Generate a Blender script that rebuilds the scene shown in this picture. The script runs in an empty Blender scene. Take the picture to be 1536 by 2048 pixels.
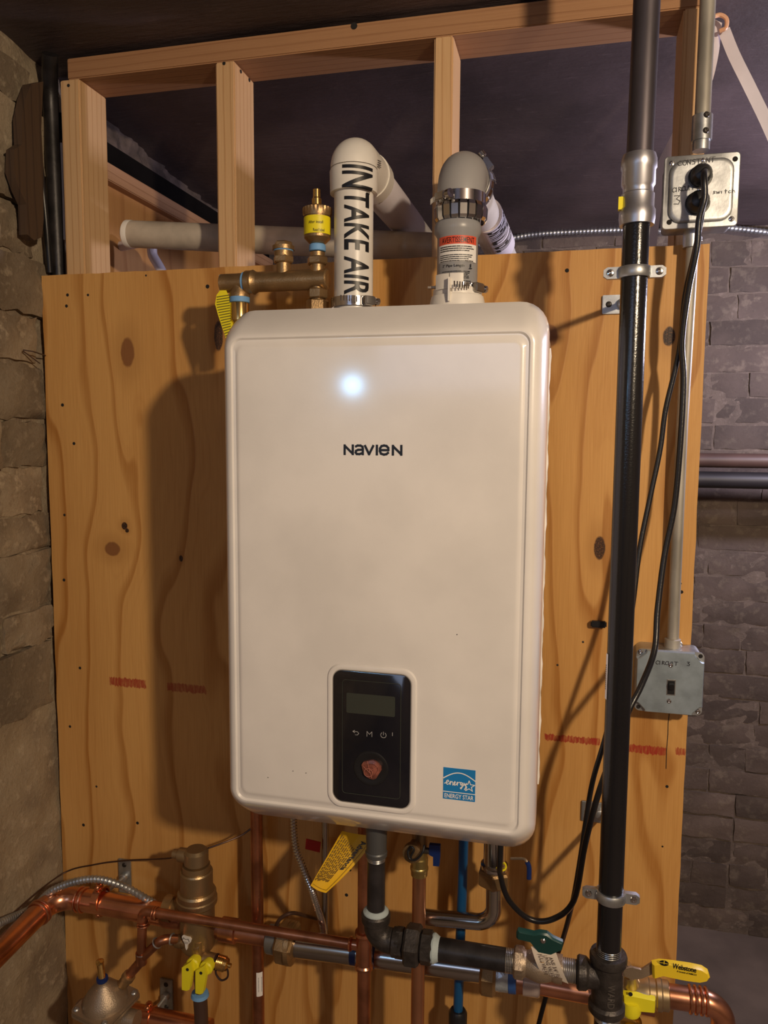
import bpy, bmesh, math, random
from mathutils import Vector, Matrix, noise
import numpy as np
random.seed(7)
PI = math.pi
# ---------------------------------------------------------------- camera
FPX, CX, CY, CZ, YAW, PITCH, ROLL = 1537.6, 1.0077, -1.3308, 1.5260, 0.2364, 0.0990, 0.0069
def axes():
    f = Vector((-math.sin(YAW), math.cos(YAW), 0)); r = Vector((math.cos(YAW), math.sin(YAW), 0)); u = Vector((0, 0, 1))
    f2 = f*math.cos(PITCH)-u*math.sin(PITCH); u2 = u*math.cos(PITCH)+f*math.sin(PITCH)
    return r*math.cos(ROLL)+u2*math.sin(ROLL), u2*math.cos(ROLL)-r*math.sin(ROLL), f2
AR, AU, AF = axes()
CAM = Vector((CX, CY, CZ))
cd = bpy.data.cameras.new('camera'); cam = bpy.data.objects.new('camera', cd); bpy.context.scene.collection.objects.link(cam)
cd.sensor_fit = 'HORIZONTAL'; cd.sensor_width = 36; cd.lens = FPX/1536*36; cd.clip_start = .02
cam.matrix_world = Matrix(((AR.x, AU.x, -AF.x, CX), (AR.y, AU.y, -AF.y, CY), (AR.z, AU.z, -AF.z, CZ), (0, 0, 0, 1)))
sc = bpy.context.scene; sc.camera = cam
# ---------------------------------------------------------------- world, lights, exposure
w = bpy.data.worlds.new('world'); sc.world = w; w.use_nodes = True
bg = w.node_tree.nodes['Background']; bg.inputs[0].default_value = (.55, .5, .5, 1); bg.inputs[1].default_value = .0
sc.view_settings.view_transform = 'Standard'; sc.view_settings.look = 'None'; sc.view_settings.gamma = 1
sc.view_settings.use_curve_mapping = False; sc.view_settings.exposure = 0.0
def lamp(name, typ, loc, col, power, size, target=None):
    l = bpy.data.lights.new(name, typ); l.color = col; l.energy = power
    if typ == 'AREA': l.size = size; l.shape = 'DISK'
    else: l.shadow_soft_size = size
    o = bpy.data.objects.new(name, l); o.location = loc; sc.collection.objects.link(o)
    if target is not None: o.rotation_euler = (Vector(target)-Vector(loc)).to_track_quat('-Z', 'Y').to_euler()
    return o
lamp('warm_bulb', 'POINT', (1.95, -1.78, 2.05), (1.0, .785, .54), 112, .045)
lamp('cool_bulb', 'POINT', (1.82, .45, 1.80), (.84, .79, 1.0), 31, .04)
lamp('cool_work_light', 'AREA', (.176, -2.256, 1.721), (.32, .64, 1.0), .95, .065, (.72, -.3, 1.55))
wl = lamp('basement_window', 'AREA', (-.05, -3.5, 2.02), (.58, .70, 1.0), 8.5, 2.1, (-.05, 0, 2.02)); wl.data.shape = 'RECTANGLE'; wl.data.size_y = .50

# ---------------------------------------------------------------- helpers
def P(x, y, Y):
    d = AF + AR*((x-768)/FPX) - AU*((y-1024)/FPX); return CAM + d*((Y-CY)/d.y)
def PX(x, y, X):
    d = AF + AR*((x-768)/FPX) - AU*((y-1024)/FPX); return CAM + d*((X-CX)/d.x)
def hw(x, y, Y, wpx):           # half of a width in pixels at a depth, in metres
    return abs((P(x+wpx/2, y, Y)-P(x-wpx/2, y, Y)).length)/2
def V(*a): return Vector(a)
C = sc.collection
def finish(bm, name, mat, ang=35):
    bmesh.ops.remove_doubles(bm, verts=bm.verts, dist=1e-6)
    me = bpy.data.meshes.new(name)
    for f in bm.faces: f.smooth = True
    bm.to_mesh(me); bm.free()
    me.set_sharp_from_angle(angle=math.radians(ang))
    if mat: me.materials.append(mat)
    return me
def root_loc(o):
    v = Vector((0, 0, 0))
    while o is not None: v += o.location; o = o.parent
    return v
def obj(name, bm, mat, parent=None, loc=None, label=None, ang=35):
    o_l = root_loc(parent) if parent is not None else (Vector(loc) if loc is not None else Vector((0, 0, 0)))
    bmesh.ops.recalc_face_normals(bm, faces=bm.faces)
    for v in bm.verts: v.co -= o_l
    o = bpy.data.objects.new(name, finish(bm, name, mat, ang)); C.objects.link(o)
    if parent is not None: o.parent = parent
    else: o.location = o_l
    if label: o['label'] = label
    return o
def thing(name, label, cat, loc=(0, 0, 0), group=None):
    o = bpy.data.objects.new(name, None); C.objects.link(o); o.location = loc; o.empty_display_size = .02
    o['label'] = label; o['category'] = cat
    if group: o['group'] = group
    return o
def tag(o, label, cat, group=None):
    o['label'] = label; o['category'] = cat
    if group: o['group'] = group
    return o
def struct(name, bm, m, label=None, cat=None):
    o = obj(name, bm, m); o['kind'] = 'structure'
    o['label'] = label; o['category'] = cat
    return o
def NB(): return bmesh.new()
def basis(a, ref=None):
    a = a.normalized()
    if ref is None: ref = V(0, 0, 1) if abs(a.z) < .9 else V(1, 0, 0)
    x = ref - a*ref.dot(a); x.normalize(); return x, a.cross(x), a
def rings(bm, loops, cap=True, closed=False):
    vs = [[bm.verts.new(p) for p in l] for l in loops]; n = len(vs[0])
    rng = range(len(vs) if closed else len(vs)-1)
    for i in rng:
        a, b = vs[i], vs[(i+1) % len(vs)]
        for j in range(n):
            k = (j+1) % n
            try: bm.faces.new((a[j], a[k], b[k], b[j]))
            except ValueError: pass
    if cap and not closed:
        bm.faces.new(vs[0][::-1]); bm.faces.new(vs[-1])
    return bm
def lathe(bm, A, B, prof, seg=28, cap=True, ref=None, rot=0):
    A = Vector(A); B = Vector(B); x, y, a = basis(B-A, ref)
    loops = []
    for s, r in prof:
        loops.append([A + a*s + (x*math.cos(2*PI*j/seg+rot)+y*math.sin(2*PI*j/seg+rot))*max(r, 1e-5) for j in range(seg)])
    return rings(bm, loops, cap)
def cyl(bm, A, B, r, seg=24, ch=0):
    L = (Vector(B)-Vector(A)).length
    pr = [(0, r), (L, r)] if not ch else [(0, r-ch), (ch, r), (L-ch, r), (L, r-ch)]
    return lathe(bm, A, B, pr, seg)
def hexn(bm, A, B, r, rot=0, ref=None, seg=6, ch=.12):
    L = (Vector(B)-Vector(A)).length; c = min(ch*r, L*.3)
    return lathe(bm, A, B, [(0, r*(1-ch)), (c, r), (L-c, r), (L, r*(1-ch))], seg, rot=rot, ref=ref)
def threads(bm, A, B, r, pitch=.0022, d=.0009, seg=24):
    L = (Vector(B)-Vector(A)).length; n = max(2, int(L/pitch)); pr = []
    for i in range(n): pr += [((i+.1)*L/n, r-d), ((i+.5)*L/n, r)]
    pr.append((L, r-d)); return lathe(bm, A, B, pr, seg)
def fillet(pts, rad, n=8):
    pts = [Vector(p) for p in pts]; out = [pts[0]]
    for i in range(1, len(pts)-1):
        p, a, b = pts[i], pts[i-1]-pts[i], pts[i+1]-pts[i]
        la, lb = a.length, b.length; a.normalize(); b.normalize()
        ang = a.angle(b)
        if ang > PI-.02: out.append(p); continue
        t = min(rad/math.tan(ang/2), la*.49 if i > 1 else la*.98, lb*.49 if i < len(pts)-2 else lb*.98)
        r = t*math.tan(ang/2); bis = (a+b).normalized(); c = p + bis*(r/math.sin(ang/2))
        s, e = p+a*t-c, p+b*t-c; tot = s.angle(e); ax = s.cross(e).normalized()
        for k in range(n+1): out.append(c + Matrix.Rotation(tot*k/n, 3, ax) @ s)
    out.append(pts[-1]); return out
def smooth_path(pts, n=8):      # Catmull-Rom
    pts = [Vector(p) for p in pts]; q = [pts[0]*2-pts[1]]+pts+[pts[-1]*2-pts[-2]]; out = []
    for i in range(1, len(q)-2):
        for k in range(n):
            t = k/n; a, b, c, d = q[i-1], q[i], q[i+1], q[i+2]
            out.append(.5*((2*b)+(c-a)*t+(2*a-5*b+4*c-d)*t*t+(3*b-a-3*c+d)*t**3))
    out.append(pts[-1]); return out
def tube(bm, pts, r, seg=16, cap=True, closed=False, flat=1.0):
    pts = [Vector(p) for p in pts]; n = len(pts)
    T = []
    for i in range(n):
        a = pts[i-1] if (i > 0 or closed) else pts[0]; b = pts[(i+1) % n] if (i < n-1 or closed) else pts[-1]
        T.append((b-a).normalized())
    x, y, _ = basis(T[0]); loops = []
    for i in range(n):
        x = (x - T[i]*x.dot(T[i])).normalized(); y = T[i].cross(x)
        rr = r[i] if isinstance(r, (list, tuple)) else r
        loops.append([pts[i]+(x*math.cos(2*PI*j/seg)+y*math.sin(2*PI*j/seg)*flat)*rr for j in range(seg)])
    return rings(bm, loops, cap, closed)
def torus(bm, c, axis, R, r, seg=28, s2=8):
    x, y, a = basis(Vector(axis)); c = Vector(c)
    return tube(bm, [c+(x*math.cos(2*PI*j/seg)+y*math.sin(2*PI*j/seg))*R for j in range(seg)], r, s2, closed=True)
def box(bm, c, s, M=None, bev=0):
    t = NB(); bmesh.ops.create_cube(t, size=1)
    for v in t.verts: v.co = Vector((v.co.x*s[0], v.co.y*s[1], v.co.z*s[2]))
    if bev: bmesh.ops.bevel(t, geom=t.edges[:], offset=bev, segments=2, affect='EDGES')
    for v in t.verts: v.co = (M @ v.co if M else v.co) + Vector(c)
    me = bpy.data.meshes.new('t'); t.to_mesh(me); t.free(); bm.from_mesh(me); bpy.data.meshes.remove(me); return bm
def axM(x, y, z): return Matrix((x, y, z)).transposed()
def rrect(w, h, r, n=6):
    o = []
    for cx, cy, a in ((w-r, h-r, 0), (-w+r, h-r, PI/2), (-w+r, -h+r, PI), (w-r, -h+r, 3*PI/2)):
        for k in range(n+1):
            t = a+PI/2*k/n; o.append((cx+r*math.cos(t), cy+r*math.sin(t)))
    return o
def slab(bm, pts, mapf, t0, t1):   # polygon extruded between two depths
    return rings(bm, [[mapf(u, v, t0) for u, v in pts], [mapf(u, v, t1) for u, v in pts]])
def fmap(o, U, W):
    o = Vector(o); U = Vector(U).normalized(); W = Vector(W).normalized(); N = U.cross(W)
    return lambda u, v, d=0: o+U*u+W*v+N*d
def cmap(A, a, n0, r, along=True, flip=1):  # u along axis a, v around
    A = Vector(A); a = Vector(a).normalized(); n0 = Vector(n0); n0 = (n0-a*n0.dot(a)).normalized(); c0 = n0.cross(a)*flip
    def f(u, v, d=0):
        t = v/r; return A + a*u + (n0*math.cos(t)+c0*math.sin(t))*(r+d)
    return f
def text_bm(s, size, bold=0, shear=0, depth=.0005, width=None, cuts=0, spacing=1, ucuts=0):
    cu = bpy.data.curves.new('t', 'FONT'); cu.body = s; cu.size = 1; cu.offset = bold; cu.shear = shear; cu.space_character = spacing
    cu.align_x = 'CENTER'; cu.align_y = 'CENTER'; cu.resolution_u = 3
    o = bpy.data.objects.new('t', cu); C.objects.link(o)
    me = bpy.data.meshes.new_from_object(o.evaluated_get(bpy.context.evaluated_depsgraph_get()))
    bm = NB(); bm.from_mesh(me); bpy.data.objects.remove(o); bpy.data.curves.remove(cu); bpy.data.meshes.remove(me)
    xs = [v.co.x for v in bm.verts]; ys = [v.co.y for v in bm.verts]
    cx, cy = (min(xs)+max(xs))/2, (min(ys)+max(ys))/2; h = max(ys)-min(ys); wd = max(xs)-min(xs)
    k = size/h; kx = k if width is None else width/wd; xw = wd*kx
    for v in bm.verts: v.co = Vector(((v.co.x-cx)*kx, (v.co.y-cy)*k, 0))
    for i in range(cuts):
        y = -size/2+size*(i+1)/(cuts+1)
        bmesh.ops.bisect_plane(bm, geom=bm.verts[:]+bm.edges[:]+bm.faces[:], plane_co=(0, y, 0), plane_no=(0, 1, 0))
    for i in range(ucuts):
        x = xw*(-.5+(i+1)/(ucuts+1))
        bmesh.ops.bisect_plane(bm, geom=bm.verts[:]+bm.edges[:]+bm.faces[:], plane_co=(x, 0, 0), plane_no=(1, 0, 0))
    bm.faces.ensure_lookup_table()
    return bm
def put_text(name, s, size, f, mat, parent, **k):
    d = k.pop('lift', .0004); bm = text_bm(s, size, **k)
    for v in bm.verts: v.co = f(v.co.x, v.co.y, d)
    n = bm.faces[0].normal if len(bm.faces) else None
    return obj(name, bm, mat, parent)
def stroke(bm, pts, w, f, d=.0004):
    pts = [Vector((a, b)) for a, b in pts]; d0 = d+len(bm.faces)*2e-6
    for i in range(len(pts)-1):
        d = d0+i*4e-6
        a, b = pts[i], pts[i+1]; t = (b-a); L = t.length
        if L < 1e-7: continue
        t /= L; n = Vector((-t.y, t.x))*w/2; a2 = a-t*w*.35; b2 = b+t*w*.35
        bm.faces.new([bm.verts.new(f(q.x, q.y, d)) for q in (a2-n, b2-n, b2+n, a2+n)])
def screw(parent, c, n, r, mat, name='screw'):
    bm = NB(); c = Vector(c); n = Vector(n).normalized()
    lathe(bm, c-n*.002, c+n, [(0, r*.9), (.002, r), (.002+r*.35, r*.75), (.002+r*.45, r*.35), (.002+r*.3, .0001)], 12)
    return obj(name, bm, mat, parent)

# ---------------------------------------------------------------- materials
def mat(name, col, rough=.5, metal=0, bump=0, bscale=60, var=0, vscale=8, coat=0, emit=None, stretch=None, spec=.5, aniso=0):
    m = bpy.data.materials.new(name); m.use_nodes = True; nt = m.node_tree; b = nt.nodes['Principled BSDF']
    b.inputs['Base Color'].default_value = (*col, 1); b.inputs['Roughness'].default_value = rough; b.inputs['Metallic'].default_value = metal
    b.inputs['Coat Weight'].default_value = coat; b.inputs['Coat Roughness'].default_value = .08; b.inputs['Specular IOR Level'].default_value = spec
    tc = nt.nodes.new('ShaderNodeTexCoord'); mp = nt.nodes.new('ShaderNodeMapping'); nt.links.new(tc.outputs['Object'], mp.inputs[0])
    if stretch: mp.inputs['Scale'].default_value = stretch
    n1 = nt.nodes.new('ShaderNodeTexNoise'); n1.inputs['Scale'].default_value = vscale; n1.inputs['Detail'].default_value = 6
    nt.links.new(mp.outputs[0], n1.inputs['Vector'])
    v = max(var, .06)
    mx = nt.nodes.new('ShaderNodeMix'); mx.data_type = 'RGBA'
    mx.inputs[6].default_value = (*[c*(1-v) for c in col], 1); mx.inputs[7].default_value = (*[min(1, c*(1+v)) for c in col], 1)
    cr = nt.nodes.new('ShaderNodeMapRange'); cr.inputs[1].default_value = .35; cr.inputs[2].default_value = .65
    nt.links.new(n1.outputs[0], cr.inputs[0]); nt.links.new(cr.outputs[0], mx.inputs[0]); nt.links.new(mx.outputs[2], b.inputs['Base Color'])
    if bump:
        n2 = nt.nodes.new('ShaderNodeTexNoise'); n2.inputs['Scale'].default_value = bscale; n2.inputs['Detail'].default_value = 5
        nt.links.new(mp.outputs[0], n2.inputs['Vector'])
        bp = nt.nodes.new('ShaderNodeBump'); bp.inputs['Strength'].default_value = bump; bp.inputs['Distance'].default_value = .002
        nt.links.new(n2.outputs[0], bp.inputs['Height']); nt.links.new(bp.outputs[0], b.inputs['Normal'])
    if emit: b.inputs['Emission Color'].default_value = (*emit, 1); b.inputs['Emission Strength'].default_value = 1
    return m
class G:   # tiny node-math builder
    def __init__(s, name):
        s.m = bpy.data.materials.new(name); s.m.use_nodes = True; s.nt = s.m.node_tree; s.b = s.nt.nodes['Principled BSDF']
    def n(s, t): return s.nt.nodes.new(t)
    def l(s, a, b): s.nt.links.new(a, b)
    def mth(s, op, a, b=None, c=None):
        x = s.n('ShaderNodeMath'); x.operation = op
        for i, q in enumerate((a, b, c)):
            if q is None: continue
            if isinstance(q, (int, float)): x.inputs[i].default_value = q
            else: s.l(q, x.inputs[i])
        return x.outputs[0]
    def rng(s, v, a, b, c=0, d=1, smooth=True):
        x = s.n('ShaderNodeMapRange'); x.interpolation_type = 'SMOOTHSTEP' if smooth else 'LINEAR'; s.l(v, x.inputs[0])
        for i, q in enumerate((a, b, c, d)): x.inputs[i+1].default_value = q
        return x.outputs[0]
    def mix(s, f, a, b):
        x = s.n('ShaderNodeMix'); x.data_type = 'RGBA'
        if isinstance(f, (int, float)): x.inputs[0].default_value = f
        else: s.l(f, x.inputs[0])
        for i, q in ((6, a), (7, b)):
            if isinstance(q, tuple): x.inputs[i].default_value = (*q, 1)
            else: s.l(q, x.inputs[i])
        return x.outputs[2]
    def noise(s, vec, scale, detail=4, rough=.5):
        x = s.n('ShaderNodeTexNoise'); x.inputs['Scale'].default_value = scale; x.inputs['Detail'].default_value = detail; x.inputs['Roughness'].default_value = rough
        s.l(vec, x.inputs['Vector']); return x.outputs[0]
    def comb(s, x, y, z):
        c = s.n('ShaderNodeCombineXYZ')
        for i, q in enumerate((x, y, z)):
            if isinstance(q, (int, float)): c.inputs[i].default_value = q
            else: s.l(q, c.inputs[i])
        return c.outputs[0]
    def bump(s, h, st, dist=.002):
        b = s.n('ShaderNodeBump'); b.inputs['Strength'].default_value = st; b.inputs['Distance'].default_value = dist
        s.l(h, b.inputs['Height']); s.l(b.outputs[0], s.b.inputs['Normal'])
def wood(name, knots=(), light=(.62, .40, .20), dark=(.42, .22, .085), band=16, ax='z', red=None, line=.55, rings=True, rough=.5, warp=.05, randomize=True, kcol=(.25, .105, .035)):
    g = G(name); tc = g.n('ShaderNodeTexCoord'); sp = g.n('ShaderNodeSeparateXYZ'); g.l(tc.outputs['Object'], sp.inputs[0])
    x, y, z = sp.outputs
    if ax == 'x': x, z = z, x
    if ax == 'y': y, z = z, y
    if randomize:
        oi = g.n('ShaderNodeObjectInfo'); z = g.mth('ADD', z, g.mth('MULTIPLY', oi.outputs['Random'], 7.0))
    xs = g.mth('ADD', x, g.mth('MULTIPLY', y, .9))
    # large slow warp of the growth rings
    n1 = g.noise(g.comb(g.mth('MULTIPLY', xs, 3.2), 0, g.mth('MULTIPLY', z, 1.1)), 1.0, 3, .5)
    u = g.mth('ADD', xs, g.mth('MULTIPLY', g.mth('SUBTRACT', n1, .5), warp*8))
    kmask = None; khalo = None
    kdark = None
    for kx, kz, a, b_, s, *dk_ in knots:
        dx = g.mth('SUBTRACT', x, kx); dz = g.mth('SUBTRACT', z, kz)
        ex = g.mth('DIVIDE', dx, a); ez = g.mth('DIVIDE', dz, b_)
        d2 = g.mth('ADD', g.mth('MULTIPLY', ex, ex), g.mth('MULTIPLY', ez, ez))
        d = g.mth('SQRT', d2)
        fall = g.mth('EXPONENT', g.mth('MULTIPLY', g.mth('ADD', g.mth('MULTIPLY', ex, ex), g.mth('MULTIPLY', g.mth('MULTIPLY', ez, ez), .35)), -.045))
        sgnx = g.mth('DIVIDE', ex, g.mth('SQRT', g.mth('ADD', g.mth('MULTIPLY', ex, ex), 1.2)))
        u = g.mth('SUBTRACT', u, g.mth('MULTIPLY', fall, g.mth('MULTIPLY', sgnx, s*a)))
        mk = g.rng(g.mth('ADD', d, g.mth('MULTIPLY', g.noise(tc.outputs['Object'], 90, 2), .25)), 1.2, .95)
        hl = g.rng(d, 3.2, 1.0)
        kmask = mk if kmask is None else g.mth('MAXIMUM', kmask, mk)
        khalo = hl if khalo is None else g.mth('MAXIMUM', khalo, hl)
        if dk_:
            dd_ = g.mth('MULTIPLY', mk, dk_[0]); kdark = dd_ if kdark is None else g.mth('MAXIMUM', kdark, dd_)
    ph = g.mth('MULTIPLY', u, band)
    fr = g.mth('FRACT', ph)
    ln = g.mth('MULTIPLY', g.rng(fr, .70, .93), g.rng(fr, 1.0, .94))      # late wood line, sharp on one side
    fib = g.noise(g.comb(g.mth('MULTIPLY', xs, 420), 0, g.mth('MULTIPLY', z, 9)), 1.0, 3, .6)
    big = g.noise(g.comb(g.mth('MULTIPLY', xs, 5), 3, g.mth('MULTIPLY', z, 1.2)), 1.0, 3)
    fine = g.noise(g.comb(g.mth('MULTIPLY', u, band*7), 0, g.mth('MULTIPLY', z, 1.5)), 1.0, 2)
    f = g.mth('ADD', g.mth('MULTIPLY', ln, line), g.mth('MULTIPLY', g.rng(fib, .3, .75), .24))
    f = g.mth('ADD', f, g.mth('MULTIPLY', g.rng(big, .35, .7), .26))
    f = g.mth('ADD', f, g.mth('MULTIPLY', g.rng(fine, .45, .75), .14))
    f = g.mth('MINIMUM', f, 1.0)
    col = g.mix(f, light, dark)
    if kmask is not None:
        col = g.mix(g.mth('MULTIPLY', khalo, .30), col, tuple(c*.75 for c in dark)); col = g.mix(kmask, col, kcol)
        if kdark is not None: col = g.mix(g.mth('MULTIPLY', kdark, g.rng(g.noise(tc.outputs['Object'], 420, 3, .7), .68, .45, .35, 1)), col, (.018, .010, .008))
    if red:     # faded red marker dashes on the sheathing
        m = None
        for x0, x1, zc, hh, st in red:
            nn = g.noise(g.comb(g.mth('MULTIPLY', x, 230), 0, g.mth('MULTIPLY', z, 30)), 1.0, 3)
            dz = g.mth('ABSOLUTE', g.mth('SUBTRACT', z, g.mth('ADD', zc, g.mth('MULTIPLY', g.mth('SUBTRACT', nn, .5), .012))))
            mz = g.rng(dz, hh, hh*.75)
            n2 = g.noise(g.comb(g.mth('MULTIPLY', x, 60), 0, g.mth('MULTIPLY', z, 60)), 1.0, 2)
            mxx = g.mth('MULTIPLY', g.rng(g.mth('SUBTRACT', x, g.mth('MULTIPLY', n2, .01)), x0-.006, x0-.003), g.rng(g.mth('SUBTRACT', x, g.mth('MULTIPLY', n2, .01)), x1-.004, x1-.007))
            mm = g.mth('MULTIPLY', g.mth('MULTIPLY', mz, mxx), g.mth('MULTIPLY', st, g.rng(g.noise(g.comb(g.mth('MULTIPLY', x, 300), 0, g.mth('MULTIPLY', z, 60)), 1, 3), .25, .6, .45, 1)))
            m = mm if m is None else g.mth('MAXIMUM', m, mm)
        col = g.mix(m, col, (.33, .018, .015))
    g.l(col, g.b.inputs['Base Color']); g.b.inputs['Roughness'].default_value = rough; g.b.inputs['Specular IOR Level'].default_value = .35
    g.bump(g.mth('ADD', g.mth('MULTIPLY', fib, .6), g.mth('MULTIPLY', ln, .4)), .30, .0015)
    return g.m
def pk(x, y, rx, ry, s, dk=0, Y=0):
    q = P(x, y, Y); return (q.x, q.z, hw(x, y, Y, rx*2), hw(x, y, Y, ry*2), s, dk)
def rd(x0, x1, y0, y1, h, st):
    a = P(x0, (y0+y1)/2, 0); b = P(x1, (y0+y1)/2, 0); return (a.x, b.x, a.z, hw(x0, y0, 0, h), st)
M_ply = wood('plywood_face', [pk(255, 705, 14, 27, 3.2), pk(225, 1098, 16, 13, 3.0), pk(1199, 1096, 12, 25, 2.6, .9), pk(1338, 673, 13, 21, 2.2, 1), pk(437, 672, 9, 28, 2.6, .9), pk(1096, 672, 20, 26, 3.4), pk(249, 1052, 6, 7, .2, 1), pk(254, 1061, 4, 4, .2, 1), pk(362, 1117, 4, 6, .3, 1), pk(640, 1900, 14, 20, 2.6), pk(700, 1720, 9, 12, 2)],
             light=(.66, .365, .118), dark=(.40, .170, .036), band=11, line=.62, randomize=False,
             red=[rd(219, 292, 1362, 1362, 17, .85), rd(334, 412, 1373, 1373, 17, .7), rd(1088, 1200, 1470, 1477, 15, .9), rd(1255, 1334, 1494, 1498, 19, .9), rd(1350, 1373, 1502, 1502, 18, .8)])
M_ply2 = wood('plywood_back', [(.30, 2.0, .014, .03, 2.5), (.22, 1.94, .015, .04, 2.5)], light=(.72, .42, .20), dark=(.5, .25, .10), band=9, ax='z', line=.4, randomize=False)
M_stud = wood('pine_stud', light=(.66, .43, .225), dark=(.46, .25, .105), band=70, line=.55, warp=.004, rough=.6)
M_plate = wood('shaded_pine_plate', light=(.40, .215, .105), dark=(.27, .125, .055), band=60, ax='x', line=.5, warp=.004, rough=.6)  # pine darker than the studs: shade on the top plate put into its colour
M_rail = wood('pine_rail', light=(.52, .30, .17), dark=(.30, .15, .07), band=60, ax='y', line=.5, warp=.004, rough=.6)
M_nail = wood('old_plank', light=(.085, .05, .028), dark=(.035, .02, .014), band=50, line=.5, warp=.01, rough=.8)
M_edge = mat('plywood_edge', (.50, .29, .13), .7, var=.3, vscale=120, stretch=(1, 1, .1))
M_paint = mat('white_enamel', (.80, .77, .745), .30, 0, bump=.035, bscale=330, coat=.9, spec=.5)
M_paint.node_tree.nodes['Principled BSDF'].inputs['Coat Roughness'].default_value = .10
M_case = mat('white_case', (.74, .71, .68), .4)
M_pvc = mat('white_pvc', (.74, .71, .66), .33, var=.08, vscale=14)
M_pvcd = mat('dusty_pvc', (.50, .44, .36), .45, var=.16, vscale=22, bump=.05)
M_grey = mat('grey_cpvc', (.30, .30, .31), .35, var=.05)
M_rubber = mat('grey_rubber', (.33, .32, .32), .45)
M_wplas = mat('white_plastic', (.80, .76, .70), .4)
M_black = mat('black_gloss_paint', (.009, .009, .011), .19, 0, bump=.12, bscale=420, coat=.15)
M_blackd = mat('dull_black_pipe', (.028, .025, .027), .42, .3, bump=.15, bscale=160, var=.5, vscale=25)
M_iron = mat('cast_iron', (.055, .048, .045), .45, .55, bump=.35, bscale=260, var=.35, vscale=60)
M_steelp = mat('old_steel_pipe', (.075, .065, .075), .42, .6, bump=.1, var=.45, vscale=18, stretch=(1, 1, .25))
M_thread = mat('bright_thread', (.50, .50, .50), .3, .9)
M_brass = mat('rough_brass', (.36, .235, .115), .40, .8, bump=.2, bscale=380, var=.22, vscale=30)
M_brassb = mat('bright_brass', (.80, .56, .22), .2, 1, var=.1)
M_bronze = mat('cast_bronze', (.42, .33, .24), .45, .75, bump=.3, bscale=500, var=.12)
M_cop = mat('copper', (.70, .33, .20), .27, 1, bump=.03, bscale=50, var=.28, vscale=16)
M_copd = mat('dark_copper', (.47, .205, .115), .36, .95, bump=.04, bscale=60, var=.3, vscale=22)
M_ss = mat('stainless', (.46, .44, .42), .2, 1, var=.08)
M_chrome = mat('chrome', (.62, .61, .62), .16, 1)
M_zinc = mat('galvanised', (.44, .46, .48), .4, .85, var=.22, vscale=45, bump=.06, bscale=200)
M_emt = mat('conduit_zinc', (.36, .34, .30), .55, .45, var=.25, vscale=30, bump=.05, stretch=(1, 1, .3))
M_press = mat('press_coupling', (.50, .50, .54), .36, .9, var=.08)
M_bluesteel = mat('blue_zinc_cover', (.33, .40, .46), .45, .6, var=.16, vscale=40)
M_blkplas = mat('black_plastic', (.012, .012, .014), .35)
M_cord = mat('black_cord', (.010, .010, .012), .30, bump=.1, bscale=300)
M_glassblk = mat('panel_gloss', (.006, .007, .012), .12, coat=.7)
M_lcd = mat('lcd', (.042, .047, .040), .2, coat=.5)
M_mark = mat('grey_mark', (.45, .45, .45), .5)
M_knob = mat('red_brown_knob', (.26, .085, .06), .25, .2, bump=.5, bscale=60, var=.4, vscale=60, coat=.6)
M_ink = mat('black_ink', (.008, .008, .010), .4)
M_pen = mat('marker_pen', (.015, .014, .02), .5)
M_yel = mat('yellow_tag', (.86, .50, .012), .5)
M_yel2 = mat('yellow_label', (.82, .70, .01), .45)
M_yelh = mat('yellow_vinyl', (.84, .60, .025), .38)
M_lime = mat('yellow_lever', (.80, .72, .02), .4)
M_red = mat('red_label', (.72, .09, .04), .5)
M_redtag = mat('red_tag', (.35, .004, .004), .5)
M_blue = mat('blue_sticker', (.012, .20, .52), .4)
M_white = mat('white_print', (.85, .83, .80), .5)
M_tape = mat('blue_tape', (.16, .36, .66), .6)
M_teal = mat('teal_tape', (.20, .60, .72), .6)
M_pex = mat('blue_pex', (.006, .075, .21), .35)
M_dblue = mat('blue_vinyl', (.006, .022, .12), .35)
M_green = mat('green_vinyl', (.008, .055, .050), .38, bump=.1)
M_cream = mat('cream_tag', (.70, .62, .52), .6)
M_strap = mat('milky_strap', (.66, .64, .74), .28, var=.1)
M_dope = mat('pipe_dope', (.42, .50, .52), .6, bump=.4, bscale=200)
M_wire = mat('capillary', (.10, .055, .04), .4, .6)
M_dark = mat('hole_dark', (.012, .010, .010), .9)
M_floor = mat('concrete_floor', (.15, .115, .095), .85, var=.2, vscale=7, bump=.2)

def ceiling_mat():
    g = G('black_painted_boards'); tc = g.n('ShaderNodeTexCoord'); sp = g.n('ShaderNodeSeparateXYZ'); g.l(tc.outputs['Object'], sp.inputs[0]); x, y, z = sp.outputs
    n1 = g.noise(tc.outputs['Object'], 3.2, 5); n2 = g.noise(g.comb(g.mth('MULTIPLY', x, 14), g.mth('MULTIPLY', y, 90), 0), 1.0, 6, .65)
    n3 = g.noise(tc.outputs['Object'], 30, 4, .7)
    col = g.mix(g.rng(n1, .3, .7), (.050, .036, .036), (.105, .075, .076)); col = g.mix(g.mth('MULTIPLY', g.rng(n2, .58, .78), .5), col, (.22, .165, .16))
    col = g.mix(g.rng(n3, .66, .8, 0, .4), col, (.26, .20, .19))
    g.l(col, g.b.inputs['Base Color']); g.b.inputs['Roughness'].default_value = .55
    g.bump(g.mth('ADD', n2, g.mth('MULTIPLY', n3, .6)), .6, .004); return g.m
M_ceil = ceiling_mat()
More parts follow.
